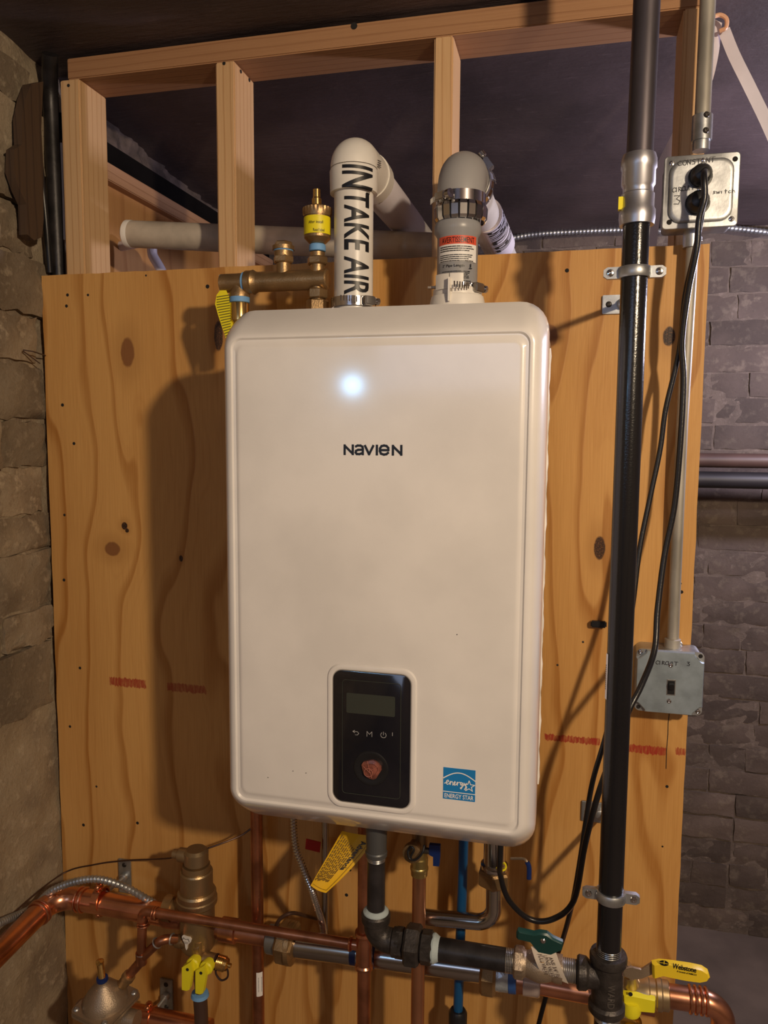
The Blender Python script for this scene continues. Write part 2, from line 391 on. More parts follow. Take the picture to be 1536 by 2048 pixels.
def stone(name, cols, sc_=9, bump=.7, rough=.9):
    g = G(name); tc = g.n('ShaderNodeTexCoord'); oi = g.n('ShaderNodeObjectInfo')
    vm = g.n('ShaderNodeVectorMath'); g.l(tc.outputs['Object'], vm.inputs[0]); cmb = g.comb(g.mth('MULTIPLY', oi.outputs['Random'], 13), g.mth('MULTIPLY', oi.outputs['Random'], 5), 0); g.l(cmb, vm.inputs[1]); vec = vm.outputs[0]
    a = g.noise(vec, sc_, 6, .6); b = g.noise(vec, sc_*4, 6, .65); c = g.noise(vec, sc_*14, 5, .7)
    col = g.mix(g.rng(a, .38, .62), cols[0], cols[1]); col = g.mix(g.rng(b, .5, .68, 0, .8), col, cols[2]); col = g.mix(g.rng(c, .55, .75, 0, .5), col, cols[3])
    r = g.mth('ADD', .72, g.mth('MULTIPLY', oi.outputs['Random'], .5))
    hs = g.n('ShaderNodeHueSaturation'); g.l(col, hs.inputs['Color']); g.l(r, hs.inputs['Value']); g.l(hs.outputs[0], g.b.inputs['Base Color'])
    g.b.inputs['Roughness'].default_value = rough
    g.bump(g.mth('ADD', g.mth('MULTIPLY', b, .7), g.mth('MULTIPLY', c, .35)), bump, .006); return g.m
M_brickL = stone('whitewashed_stone', [(.30, .235, .16), (.18, .135, .09), (.42, .34, .24), (.13, .075, .04)], 9, .9)
M_mortL = stone('lime_mortar', [(.29, .23, .155), (.19, .145, .10), (.38, .31, .22), (.11, .08, .05)], 11, .9)
M_brickB = stone('painted_brick', [(.135, .100, .082), (.095, .070, .058), (.19, .15, .115), (.06, .047, .040)], 7, .55, .8)
M_mortB = stone('painted_mortar', [(.20, .155, .125), (.13, .10, .082), (.28, .22, .18), (.07, .055, .047)], 12, .8, .85)

# ================================================================= SETTING
def cz(y): return 2.245-.08*y
bm = NB()
vs = [(-.6, -3.6), (3.6, -3.6), (3.6, 1.25), (-.6, 1.25)]
rings(bm, [[V(x, y, cz(y)) for x, y in vs], [V(x, y, cz(y)+.03) for x, y in vs]])
struct('ceiling', bm, M_ceil, 'low ceiling of boards painted blackish brown above the framing', 'ceiling')
FZ = -.06
bm = NB(); box(bm, (1.5, -1.17, FZ-.05), (4.2, 4.9, .1)); struct('floor', bm, M_floor, 'bare brown concrete floor seen at lower right', 'floor')
def grid_wall(o, U, Wv, nu, nv, disp, sc_):
    o, U, Wv = Vector(o), Vector(U), Vector(Wv); N = U.cross(Wv).normalized(); bm = NB(); g = []
    for i in range(nu+1):
        r = []
        for j in range(nv+1):
            p = o+U*(i/nu)+Wv*(j/nv); h = noise.fractal(p*sc_, 1, 2, 4)*disp
            r.append(bm.verts.new(p+N*h))
        g.append(r)
    for i in range(nu):
        for j in range(nv): bm.faces.new((g[i][j], g[i+1][j], g[i+1][j+1], g[i][j+1]))
    return bm
WB = 1.2
bm = grid_wall((-.1, WB, FZ), (3.7, 0, 0), (0, 0, 2.3), 120, 80, .006, 14)
wb = struct('wall_back', bm, M_mortB, 'painted brick wall far behind the plywood board', 'wall')
bm = NB(); box(bm, (3.55, -1.17, 1.1), (.1, 4.9, 2.5)); struct('wall_right', bm, M_mortB, 'painted basement wall on the right, outside the view', 'wall')
bm = NB(); box(bm, (1.5, -3.6, 1.1), (4.2, .1, 2.7)); struct('wall_front', bm, M_mortB, 'painted basement wall behind the viewer', 'wall')
bm = NB(); box(bm, (-.18, -1.2, 1.1), (.28, 4.8, 2.5)); 
for v in bm.verts: pass
wl0 = obj('wall_left', bm, M_mortL); wl0['kind'] = 'structure'; wl0['label'] = 'rough whitewashed stone wall along the left edge'; wl0['category'] = 'wall'
bm = grid_wall((-.02, .10, FZ), (0, -1.5, 0), (0, 0, 2.31), 110, 170, .010, 9)
for v in bm.verts:
    v.co.x += .016*max(0, min(1, (1.15-v.co.z)/.6)) + .004
o = obj('rough_plaster', bm, M_mortL, wl0); o['kind'] = 'stuff'
# bricks of the back wall, one object each
def brick_mesh(w_, h_, d_, seed, mat_, amp=.004, nx=5, nz=3):
    rnd = random.Random(seed); bm = NB(); g = []
    for i in range(nx+1):
        r = []
        for j in range(nz+1):
            u, v = i/nx, j/nz; e = min(u, 1-u, v, 1-v)
            yy = -(d_*(.55 if e < .01 else 1))+rnd.uniform(-amp, amp)*.6
            r.append(bm.verts.new(((u-.5)*w_+rnd.uniform(-amp, amp)*.5, yy, (v-.5)*h_+rnd.uniform(-amp, amp)*.5)))
        g.append(r)
    for i in range(nx):
        for j in range(nz): bm.faces.new((g[i][j], g[i+1][j], g[i+1][j+1], g[i][j+1]))
    edge = [g[i][0] for i in range(nx+1)]+[g[nx][j] for j in range(1, nz+1)]+[g[i][nz] for i in range(nx-1, -1, -1)]+[g[0][j] for j in range(nz-1, 0, -1)]
    bk = [bm.verts.new((v.co.x, .01, v.co.z)) for v in edge]
    for i in range(len(edge)):
        k = (i+1) % len(edge); bm.faces.new((edge[k], edge[i], bk[i], bk[k]))
    bmesh.ops.recalc_face_normals(bm, faces=bm.faces)
    return finish(bm, 'brick', mat_, 60)
Hc = .0775
strm = [brick_mesh(.214, .071, .0055, s, M_brickB, .0042, 7, 4) for s in range(6)]
hdrm = [brick_mesh(.104, .071, .0055, 20+s, M_brickB, .0042, 4, 4) for s in range(4)]
rb = random.Random(3); nb = 0
for row in range(29):
    z = FZ+Hc*(row+.5)
    x = .62+rb.uniform(0, .1); hdr = (row % 5 == 2)
    xe = 2.02
    if z < 1.9 : x = 1.22+rb.uniform(-.12, .0)
    while x < xe and nb < 296:
        isH = hdr or rb.random() < .18
        wbk = .11 if isH else .22
        o = bpy.data.objects.new('brick', rb.choice(hdrm if isH else strm)); C.objects.link(o); o.parent = wb
        o.location = (x+wbk/2, WB+rb.uniform(-.002, .004), z+rb.uniform(-.002, .002)); o.rotation_euler = (0, rb.uniform(-.012, .012), rb.uniform(-.01, .01))
        x += wbk+rb.uniform(-.003, .004); nb += 1
# stones of the left wall
rb = random.Random(11)
z = .98; row = 0
while z < 2.16:
    h = rb.choice([.075, .09, .11, .13]); y = .04-rb.uniform(0, .06)
    while y > -.42:
        wd = rb.uniform(.09, .21)
        me = brick_mesh(wd-.004, h-.005, .0075, rb.randint(0, 9999), M_brickL, .008, 7, 5)
        o = bpy.data.objects.new('stone', me); C.objects.link(o); o.parent = wl0
        o.rotation_euler = (rb.uniform(-.06, .06), 0, PI/2)
        o.location = (-.012+.012*max(0, min(1, (1.15-z)/.6))+rb.uniform(-.004, .004), y-wd/2, z+h/2)
        y -= wd
    z += h; row += 1
# plaster edge, dark ledger and rail on the left wall beyond the framing
XW = -.02
bm = grid_wall((XW, 1.2, 2.155), (0, -1.05, 0), (0, 0, .08), 90, 8, .014, 22)
o = obj('plaster_edge', bm, mat('grey_plaster', (.10, .075, .065), .95, var=.4, vscale=30, bump=.8, bscale=80), wl0)
bm = NB(); box(bm, (XW+.008, .63, 2.14), (.02, 1.1, .052), bev=.003)
tag(obj('ledger_beam', bm, mat('charred_beam', (.006, .005, .005), .95, var=.3, spec=.1), loc=(XW, .63, 2.114)), 'black painted beam running back under the ceiling behind the left studs', 'beam')
bm = NB(); box(bm, (XW+.012, .63, 2.096), (.038, 1.1, .038), bev=.002)
tag(obj('wooden_rail', bm, M_rail, loc=(XW, .63, 2.077)), 'brown wooden rail running back under the black beam', 'rail')
bm = NB(); box(bm, (XW+.001, .66, 1.83), (.012, 1.05, .50), bev=.001)
tag(obj('plywood_offcut', bm, wood('side_plywood', [], light=(.60, .33, .14), dark=(.40, .18, .07), band=10, ax='z', line=.4, warp=.05), loc=(XW, .66, 1.58)), 'orange plywood panel on the left wall behind the first two studs', 'panel')

# ---------------------------------------------------------------- plywood board
T = 1.83; BW = 1.2115
bd = thing('plywood_board', 'large knotty orange plywood sheet carrying the white boiler', 'board', (0, 0, FZ))
bm = NB(); rows = []
nseg = 60; rr = random.Random(5)
top = [(BW*i/nseg, T+rr.uniform(-.0006, .0006)) for i in range(nseg+1)]
poly = [(0, FZ+.01)]+[(0+rr.uniform(-.0008, .0008), FZ+.01+(T-FZ-.01)*i/40) for i in range(1, 40)]+top+[(BW+rr.uniform(-.0006, .0006), T-(T-FZ-.01)*i/40) for i in range(1, 40)]+[(BW, FZ+.01)]
rings(bm, [[V(x, 0.0, z_) for x, z_ in poly], [V(x, .018, z_) for x, z_ in poly]])
# board material uses world-like coordinates: keep the mesh origin at world origin in x and z
bo = obj('sheet', bm, M_ply, bd)
for kn in M_ply.node_tree.nodes:
    pass
# plywood texture is authored in world z; the sheet's object space is shifted by FZ
mp_fix = M_ply.node_tree.nodes.new('ShaderNodeVectorMath'); mp_fix.inputs[1].default_value = (0, 0, FZ)
tcn = [n for n in M_ply.node_tree.nodes if n.bl_idname == 'ShaderNodeTexCoord'][0]
for l in list(tcn.outputs['Object'].links):
    tgt = l.to_socket; M_ply.node_tree.links.remove(l); M_ply.node_tree.links.new(mp_fix.outputs[0], tgt)
M_ply.node_tree.links.new(tcn.outputs['Object'], mp_fix.inputs[0])
for x, y, r in ((135, 590, 3), (133, 612, 3), (415, 573, 4), (125, 810, 3.2), (148, 887, 3), (129, 1030, 2.6), (128, 1160, 3), (1134, 541, 4.5), (160, 1336, 2.8), (140, 1453, 2.6), (167, 1650, 3), (1363, 1184, 4), (1362, 1167, 2), (1334, 1573, 3.5), (193, 1573, 2.2), (275, 1646, 3), (292, 551, 2), (176, 590, 2.5), (1325, 1693, 2.2), (1115, 1330, 2.5), (1166, 1284, 2.5), (700, 1740, 3), (693, 1790, 3.5)):
    q = P(x, y, 0); bm = NB(); rad = hw(x, y, 0, r*1.7)
    lathe(bm, q+V(0, .001, 0), q+V(0, -1, 0), [(0, rad*1.2), (.0012, rad*1.1), (.0014, rad*.5)], 10)
    obj('nail_hole', bm, M_dark if r > 2.9 else M_iron, bd)
# split line below the switch box
bm = NB(); f = fmap(P(1334, 1480, 0), (1, 0, 0), (0, 0, 1))
stroke(bm, [(.002, .052), (.0005, .03), (.001, .01), (0, -.02), (.0005, -.05)], .0012, f, .0003); obj('split', bm, M_dark, bd)

# ---------------------------------------------------------------- framing
SY0, SY1 = .0185, .107
top_z = 2.195
def stud(x0, x1, z0, z1, label, m=M_stud):
    bm = NB(); box(bm, ((x0+x1)/2, (SY0+SY1)/2, (z0+z1)/2), (x1-x0, SY1-SY0, z1-z0), bev=.0025)
    return obj('wall_stud', bm, m, None, ((x0+x1)/2, SY0, z0))
def xat(px, py): return P(px, py, SY0).x
G_ = 'wall studs'
s1 = stud(xat(122, 250), xat(161, 250), 0, top_z, '')
tag(s1, 'leftmost pine stud, beside the black drain pipe', 'stud')
s2 = stud(xat(432, 250), xat(470, 250), 0, top_z, '')
tag(s2, 'second pine stud from the left, left of the brass air vent', 'stud')
s3 = stud(xat(867, 200), xat(905, 200), 0, top_z, '')
tag(s3, 'pine stud rising behind the grey exhaust elbow', 'stud')
s4 = stud(1.160, 1.200, 0, top_z, '')
tag(s4, 'shadowed pine stud behind the steel conduit and receptacle box', 'stud')
for s, pts in ((s1, ((137, 171), (168, 178), (187, 187))), (s2, ((448, 127),)), (s3, ())):
    for x, y in pts:
        q = P(x, y, SY0); 
        if x > 161 and x < 400: q = PX(x, y, s1.location.x+.0195)
        bm = NB(); n = V(0, -1, 0) if not (x > 161 and x < 400) else V(1, 0, 0)
        lathe(bm, q-n*.001, q+n, [(0, .0034), (.0016, .003), (.002, .001)], 10); obj('nail_head', bm, M_dark, s)
for x, y in ((482, 143), (499, 160)):
    q = PX(x, y, s2.location.x+.0195); bm = NB(); lathe(bm, q-V(.001, 0, 0), q+V(1, 0, 0), [(0, .0034), (.0016, .003), (.002, .001)], 10); obj('nail_head', bm, M_dark, s2)
pl = thing('top_plate', 'horizontal pine top plate nailed over the studs under the ceiling', 'plate', (0, SY0, top_z))
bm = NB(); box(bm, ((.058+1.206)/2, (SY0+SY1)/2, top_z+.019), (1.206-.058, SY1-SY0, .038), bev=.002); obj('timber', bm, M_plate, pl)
bm = NB(); q = P(708, 52, SY0); lathe(bm, q, q+V(0, -1, 0), [(0, .006), (.0006, .0058), (.0008, .001)], 12); obj('knot', bm, M_dark, pl)

# ================================================================= BOILER
D0, D1 = -.337, -.232       # front face, back of the cover
bx0, bx1, bz0, bz1 = .529, .9765, .9535, 1.7015
bcx, bcz, bw, bh = (bx0+bx1)/2, (bz0+bz1)/2, (bx1-bx0)/2, (bz1-bz0)/2
BL = thing('wall_hung_boiler', 'big white wall-hung boiler with rounded cover and black control panel', 'boiler', (bcx, 0, bz0))
def brr(w, h, r, Y, n=7, dz=0): return [V(bcx+a, Y, bcz+b+dz) for a, b in rrect(w, h, r, n)]
bm = NB(); L = []
ax_, az_, dd = .0195, .0425, .046
L.append(brr(bw-.004, bh-.006, .034, D1)); L.append(brr(bw-.0005, bh-.003, .036, D1-.012)); L.append(brr(bw, bh, .038, D1-.030))
L.append(brr(bw, bh, .038, D0+dd))
for k in range(1, 9):
    t = k/8; a = t*PI/2; sx = 1-math.cos(a)
    sz = .82*math.sin(a)**.9 + .18*(1-math.cos(a)); yy = D0+dd*(1-math.sin(a)**.9)
    L.append(brr(bw-ax_*sx, bh-az_*sz, .038-.022*t, yy))
iw, ih = bw-ax_, bh-az_
L.append(brr(iw-.0015, ih-.0015, .015, D0)); L.append(brr(iw-.0035, ih-.004, .014, D0+.0022)); L.append(brr(iw-.007, ih-.0085, .012, D0+.0024))
L.append(brr(iw-.010, ih-.012, .011, D0+.0004)); L.append(brr(iw-.013, ih-.015, .010, D0)); L.append(brr(iw-.015, ih-.017, .010, D0)); L.append(brr(iw-.03, ih-.03, .010, D0))
rings(bm, L); obj('front_cover', bm, M_paint, BL, ang=32)
bm = NB(); rings(bm, [brr(bw-.004, bh-.012, .02, Y) for Y in (D1-.004, -.045)]); obj('case', bm, M_case, BL)
# wavy gasket strip seen along the right side
bm = NB(); pts = []
for i in range(60):
    zz = bz0+.05+(bz1-bz0-.1)*i/59; pts.append(V(bx1-.0040+.0007*math.sin(i*.9)+.0005*math.sin(i*2.3), -.19+.004*math.sin(i*.7), zz))
tube(bm, pts, .0042, 8, flat=.6); obj('edge_trim', bm, M_wplas, BL)
bm = NB(); box(bm, (bx1-.0035, -.214, bcz), (.004, .012, bh*1.8)); obj('seam', bm, mat('seam_tan', (.42, .30, .2), .6), BL)
bm = NB(); box(bm, (bcx, -.0235, bz1-.1), (.40, .045, .05)); obj('wall_bracket', bm, M_zinc, BL); bm = NB(); box(bm, (bcx, -.0235, bz0+.08), (.40, .045, .05)); obj('wall_bracket', bm, M_zinc, BL)
# front-face mapping in metres from a pixel
U1, V1 = V(1, 0, 0), V(0, 0, 1)
def FM(px, py, Y=D0): return fmap(P(px, py, Y), U1, V1)
# brand word: N a V I e N drawn with strokes at one height
f0 = FM(746.5, 900); hN = hw(746, 900, D0, 20)*2; WN = hw(746, 900, D0, 119)*2; k = WN/6.05
bm = NB(); sw = .235*k
def S(pts, x0): stroke(bm, [((x0+a)*k-WN/2, b*k-hN/2) for a, b in pts], sw, f0, .0003)
Hh = hN/k; e = .10
S([(e, e*.6), (e, Hh-e*.6)], 0); S([(e*1.2, Hh-e*1.3), (.92, e*1.3)], 0); S([(.92+.02, e*.6), (.94, Hh-e*.6)], 0)
S([(.12, Hh-.18), (.3, Hh-.09), (.6, Hh-.09), (.80, Hh-.2), (.84, Hh-.42), (.84, e*.6)], 1.13)
S([(.84, Hh*.52), (.35, Hh*.5), (.14, Hh*.40), (.10, Hh*.24), (.22, e), (.5, e*.9), (.8, e*2)], 1.13)
S([(.06, Hh-.1), (.48, e*.8), (.90, Hh-.1)], 2.13)
S([(.1, e*.6), (.1, Hh-e*.6)], 3.30)
S([(.12, Hh*.5), (.95, Hh*.5), (.93, Hh*.72), (.75, Hh-.1), (.5, Hh-.06), (.25, Hh-.12), (.10, Hh*.66), (.09, Hh*.4), (.2, .16), (.5, .07), (.75, .12), (.92, .26)], 3.62)
S([(e, e*.6), (e, Hh-e*.6)], 4.92); S([(e*1.2, Hh-e*1.3), (.92, e*1.3)], 4.92); S([(.94, e*.6), (.94, Hh-e*.6)], 4.92)
obj('brand_lettering', bm, M_ink, BL)
# control panel
pc = (P(744, 1476, D0)+V(0, 0, 0)); pw, phh = hw(744, 1476, D0, 170), (P(744, 1336, D0).z-P(744, 1617, D0).z)/2
pc = V((P(659, 1476, D0).x+P(829, 1476, D0).x)/2, D0, (P(744, 1336, D0).z+P(744, 1617, D0).z)/2)
def prr(w_, h_, r, Y): return [V(pc.x+a, Y, pc.z+b) for a, b in rrect(w_, h_, r, 7)]
bm = NB(); rings(bm, [prr(pw+.003, phh+.003, .020, D0+.0005), prr(pw+.001, phh+.001, .019, D0-.0022), prr(pw-.002, phh-.002, .017, D0-.0030), prr(pw-.0045, phh-.0045, .015, D0-.0022), prr(pw-.006, phh-.006, .014, D0+.0004)], cap=False); obj('panel_bezel', bm, M_paint, BL)
CP = thing('panel_tmp', '', '') ; bpy.data.objects.remove(CP)
bm = NB(); rings(bm, [prr(pw-.0058, phh-.0058, .014, D0+.0004), prr(pw-.0058, phh-.0058, .014, D0-.0006), prr(pw-.0068, phh-.0068, .013, D0-.0012)]); cp = obj('control_panel', bm, M_glassblk, BL)
bm = NB(); rings(bm, [prr(pw-.0048, phh-.0048, .0145, D0-.0001), prr(pw-.0048, phh-.0048, .0145, D0-.0013), prr(pw-.0060, phh-.0060, .0135, D0-.0013), prr(pw-.0060, phh-.0060, .0135, D0-.0001)], cap=False); obj('clear_film_edge', bm, mat('film', (.30, .28, .26), .2, coat=.4), cp)
Yp = D0-.0012
def quad_slab(bm, px, Y0, Y1, r=.002):
    (x0, y0), (x1, y1) = px; a = P(x0, y0, Y0); b = P(x1, y1, Y0); c = (a+b)/2
    w_, h_ = abs(b.x-a.x)/2, abs(a.z-b.z)/2
    rings(bm, [[V(c.x+u, Y, c.z+v) for u, v in rrect(w_, h_, r, 3)] for Y in (Y0, Y1)])
bm = NB(); a = prr(pw-.022, phh-.020, .003, Yp); 
pts = prr(pw-.0195, phh-.019, .005, Yp-.0003); tube(bm, pts, .0005, 6, closed=True); obj('face_outline', bm, M_lcd, cp)
bm = NB(); quad_slab(bm, ((693, 1385), (790, 1434)), Yp, Yp-.0005); obj('display_screen', bm, M_lcd, cp)
f = FM(712, 1466, Yp); bm = NB(); s = .0035
stroke(bm, [(-s*1.2, s*.6), (s*.6, s*.6), (s*1.2, 0), (s*.6, -s*.7), (-s*.3, -s*.7)], .0006, f); stroke(bm, [(-s*.5, s*1.1), (-s*1.3, s*.6), (-s*.5, s*.1)], .0006, f)
f = FM(739, 1468, Yp); stroke(bm, [(-s, -s), (-s, s), (0, -s*.1), (s, s), (s, -s)], .0006, f)
f = FM(767, 1470, Yp); stroke(bm, [(s*1.1*math.cos(a), s*1.1*math.sin(a)) for a in [PI/2+.6+i*(2*PI-1.2)/12 for i in range(13)]], .0006, f); stroke(bm, [(0, 0), (0, s*1.3)], .0006, f)
f = FM(785, 1470, Yp); stroke(bm, [(0, -s*.3), (0, s)], .0006, f)
obj('button_symbols', bm, M_mark, cp)
kc = P(742, 1537, Yp); kr = hw(742, 1537, Yp, 62)
bm = NB(); lathe(bm, kc, kc+V(0, -1, 0), [(0, kr*1.12), (.0012, kr*1.08), (.0016, kr*.98), (.001, kr*.9)], 40); obj('dial_ring', bm, M_blkplas, cp)
kb = obj('dial_well', lathe(NB(), kc, kc+V(0, -1, 0), [(0, kr*.86), (.0006, kr*.84)], 40), M_glassblk, cp)
bm = NB(); t = []
for i in range(18):
    a = 2*PI*i/18; r0 = kr*.62*(1+.07*math.sin(3*a)+.05*math.sin(5*a+1)); t.append((r0*math.cos(a)+kr*.06, r0*math.sin(a)+kr*.02))
rings(bm, [[kc+V(u*q, -y_, v*q) for u, v in t] for q, y_ in ((1, .0006), (.98, .004), (.7, .0052), (.66, .0040), (.30, .0046), (.22, .0036))]); obj('dial_knob', bm, M_knob, cp)
bm = NB()
for a, b in (((-.2, .55), (.1, -.5)), ((.5, .3), (-.1, -.1)), ((-.45, .2), (.0, -.2))): tube(bm, [kc+V(a[0]*kr, -.0052, a[1]*kr), kc+V(b[0]*kr, -.0054, b[1]*kr)], .0005, 5)
torus(bm, kc+V(-.12*kr, -.0054, -.18*kr), (0, 1, 0), kr*.26, .0006, 20, 5); obj('film_creases', bm, mat('crease', (.42, .16, .12), .2, .2), cp)
# energy sticker
A_ = P(887, 1534, D0); B_ = P(950, 1604, D0); st_c = (A_+B_)/2; sw_, sh_ = abs(B_.x-A_.x)/2, abs(A_.z-B_.z)/2
bm = NB(); rings(bm, [[V(st_c.x+u, D0-y_, st_c.z+v) for u, v in ((-sw_, -sh_), (sw_, -sh_), (sw_, sh_), (-sw_, sh_))] for y_ in (-.0002, .0004)]); es = obj('efficiency_sticker', bm, M_blue, BL)
f = fmap(V(st_c.x, D0-.0004, st_c.z), U1, V1); bm = NB()
stroke(bm, [(-sw_, -sh_*.52), (sw_, -sh_*.52)], .0011, f)
stroke(bm, [(sw_*1.0*(-1+2*i/16), sh_*(.42+.42*math.sin(PI*i/16))-sh_*.10) for i in range(17)], .0014, f)
sx0, sz0, sr = sw_*.62, -sh_*.04, sw_*.36
star = [(sx0+(sr if i % 2 == 0 else sr*.42)*math.sin(PI*i/5), sz0+(sr if i % 2 == 0 else sr*.42)*math.cos(PI*i/5)) for i in range(11)]; stroke(bm, star, .0011, f)
# script "energy"
def scr(pts): stroke(bm, [(-sw_*.82+a*sw_*.235, sh_*.02+b*sh_*.20) for a, b in pts], .0011, f)
scr([(-.4, -.1), (.1, .1), (.7, .6), (.55, 1.0), (.2, .8), (.0, .1), (.3, -.4), (.9, -.1), (1.2, .7), (1.1, -.4), (1.2, .3), (1.6, .7), (1.8, .3), (1.8, -.4), (2.1, -.2), (2.5, .5), (2.35, .8), (2.1, .3), (2.3, -.4), (2.8, -.1), (3.0, .7), (3.05, .1), (3.0, -.4), (3.1, .4), (3.5, .7), (3.9, .6)])
scr([(4.3, .5), (4.0, .7), (3.8, .2), (4.0, -.2), (4.35, .3), (4.4, .6), (4.3, -.8), (4.0, -1.4), (3.8, -1.1), (4.6, -.3), (4.8, .6), (4.85, .0), (5.2, .0), (5.4, .6), (5.2, -.8), (4.9, -1.5)])
obj('sticker_lines', bm, M_white, es)
put_text('sticker_lettering', 'ENERGY STAR', sh_*.28, fmap(V(st_c.x, D0-.0004, st_c.z-sh_*.77), U1, V1), M_white, es, width=sw_*1.82, bold=.012)
for x, y in ((536, 1555), (586, 1542), (914, 1269), (612, 1546)):
    bm = NB(); q = P(x, y, D0); cyl(bm, q, q+V(0, -.0003, 0), .0007, 8); obj('paint_fleck', bm, M_ink, BL)

# ================================================================= FLUE PIPES
def zpx(x, y, Y): return P(x, y, Y).z
TOPZ = 1.70
# intake
ix, iy, ir = .672, -.150, .0302
IZ = 1.945
it = thing('intake_pipe', 'white plastic intake air pipe with black INTAKE AIR lettering rising from boiler top', 'pipe', (ix, iy, TOPZ-.02))
z_h = zpx(705, 385, -.15)
bm = NB(); cyl(bm, (ix, iy, TOPZ-.03), (ix, iy, z_h+.01), ir, 40); obj('riser', bm, M_pvc, it)
cl = V(.277, -.961, 0)
zc0, zc1 = zpx(713, 330, -.18), zpx(713, 588, -.18)
A0 = V(ix, iy, (zc0+zc1)/2)
f = cmap(A0, (0, 0, -1), V(.45, -.9, 0), ir, flip=-1)
def ftest(g):   # orientation check: v must go towards +x
    return (g(0, .01, 0)-g(0, 0, 0)).x > 0
if not ftest(f): f = cmap(A0, (0, 0, -1), V(.45, -.9, 0), ir, flip=1)
def f_in(u, v, d=0):
    p = f(u, v, d); t = max(0, min(1, (p.z-(z_h-.010))/.008)); k = .0068*t*t*(3-2*t)
    n_ = V(p.x-ix, p.y-iy, 0).normalized(); p = p+n_*k
    if p.z > z_h+.030:
        q = p.z-(z_h+.030); p = p+V(0, q*.12, 0)+n_*.0004
    return p
put_text('intake_lettering', 'INTAKE AIR', .0405, f_in, M_ink, it, width=zc0-zc1, bold=.018, shear=.10, cuts=14, ucuts=70, lift=.0007)
rh = .0365
bm = NB(); lathe(bm, (ix, iy, z_h-.003), (ix, iy, 9), [(0, ir), (.0, rh), (.032, rh+.0008), (.036, rh-.001)], 40)
rc = .045
path = fillet([V(ix, iy, z_h+.034), V(ix, iy, IZ), V(ix+.003, iy+.085, IZ)], rc, 14)
tube(bm, path, rh*.985, 40)
lathe(bm, V(ix+.003, iy+.070, IZ), V(ix+.003, 9, IZ), [(0, rh*.98), (0.0, rh+.001), (.030, rh+.001), (.030, ir)], 40)
obj('elbow', bm, M_pvc, it)
bm = NB(); xe = P(800, 410, .12).x
cyl(bm, V(ix+.003, iy+.09, IZ), V(ix+.012, .58, IZ), ir, 40); obj('horizontal_run', bm, M_pvc, it)
bm = NB(); lathe(bm, V(ix+.004, -.045, IZ), V(ix+.012, .58, IZ), [(0, ir+.0002), (.001, ir+.0008), (.28, ir+.0008), (.281, ir+.0002)], 40); obj('paper_wrap', bm, mat('pale_wrap', (.66, .62, .68), .5), it)
bm = NB(); fe = fmap(V(ix+.037, iy+.01, IZ-.004), V(.2, 1, 0), V(0, 0, 1))
for i in range(4): stroke(bm, [(-.008+.001*i, .004-.003*i), (.008, .006-.003*i)], .0011, fe, .0)
bpy_tmp = obj('moulded_mark', bm, M_pen, it)
def hose_clamp(parent, c, axis, r, hdir, wdt=.012, name='hose_clamp', nm=True, scr_side=None):
    c = Vector(c); axis = Vector(axis).normalized(); h = Vector(hdir).normalized(); t = axis.cross(h)
    bm = NB(); lathe(bm, c-axis*wdt/2, c+axis, [(0, r), (0, r+.0012), (wdt, r+.0012), (wdt, r)], 40, cap=False)
    b = obj(name, bm, M_chrome, parent)
    bm = NB(); p = c+h*(r+.005); box(bm, p, (.020, .009, wdt*.95), axM(t, h, axis), bev=.0015); 
    for i in range(7): box(bm, p+t*(-.022-.004*i)*1+h*(-.0025-.0004*i*i*.5), (.0018, .0012, wdt*.6), axM(t, h, axis))
    obj('worm_housing', bm, M_ss, b)
    bm = NB(); q = p+t*.010; lathe(bm, q, q+t, [(0, .0035), (.003, .0035), (.003, .0055), (.008, .0055), (.008, .0045), (.0074, .0005)], 10); obj('screw', bm, M_chrome, b)
    return b
hose_clamp(it, (ix, iy, zpx(705, 603, -.17)), (0, 0, 1), ir+.004, (.80, -.6, 0), .014)
# exhaust
ex, ey, er = .838, -.150, .0305
EZ = 1.925
et = thing('exhaust_pipe', 'grey exhaust flue pipe with chrome clamps and red warning label on boiler top', 'pipe', (ex, ey, TOPZ-.02))
zb = zpx(912, 456, -.17); zk = zpx(916, 420, -.17)
bm = NB(); z0 = TOPZ-.02
lathe(bm, (ex-.004, ey, z0), (ex-.001, ey, 9), [(0, er), (zb-z0-.010, er), (zb-z0-.003, er+.0045), (zb-z0+.006, er+.0045), (zb-z0+.013, er+.0015), (zk-z0+.01, er+.0015)], 40)
obj('riser', bm, M_grey, et)
def EL(px, py, r): return P(px, py, -.18)
nE = V(.17, -.985, 0)
zl0, zl1, zl2 = zpx(905, 487, -.18), zpx(905, 519, -.18), zpx(905, 470, -.18)
fE = cmap(V(ex-.003, ey, (zpx(905, 471, -.18)+zpx(905, 488, -.18))/2), (0, 0, -1), nE, er+.0002, flip=1)
def patch(fm, u0, u1, v0, v1, r, n=14, d=.0006):
    bm = NB(); g = [[bm.verts.new(fm(u0+(u1-u0)*i, v0+(v1-v0)*j/n, d)) for j in range(n+1)] for i in (0, 1)]
    for j in range(n): bm.faces.new((g[0][j], g[1][j], g[1][j+1], g[0][j+1]))
    return bm
sg = 1 if (fE(0, .01, 0)-fE(0, 0, 0)).x > 0 else -1
hlab = abs(zpx(905, 471, -.18)-zpx(905, 488, -.18))
obj('red_warning_label', patch(fE, -hlab/2, hlab/2, -.036, .030, er), M_red, et)
fT = lambda u, v, d=0: fE(-v, sg*u, d+.0008)
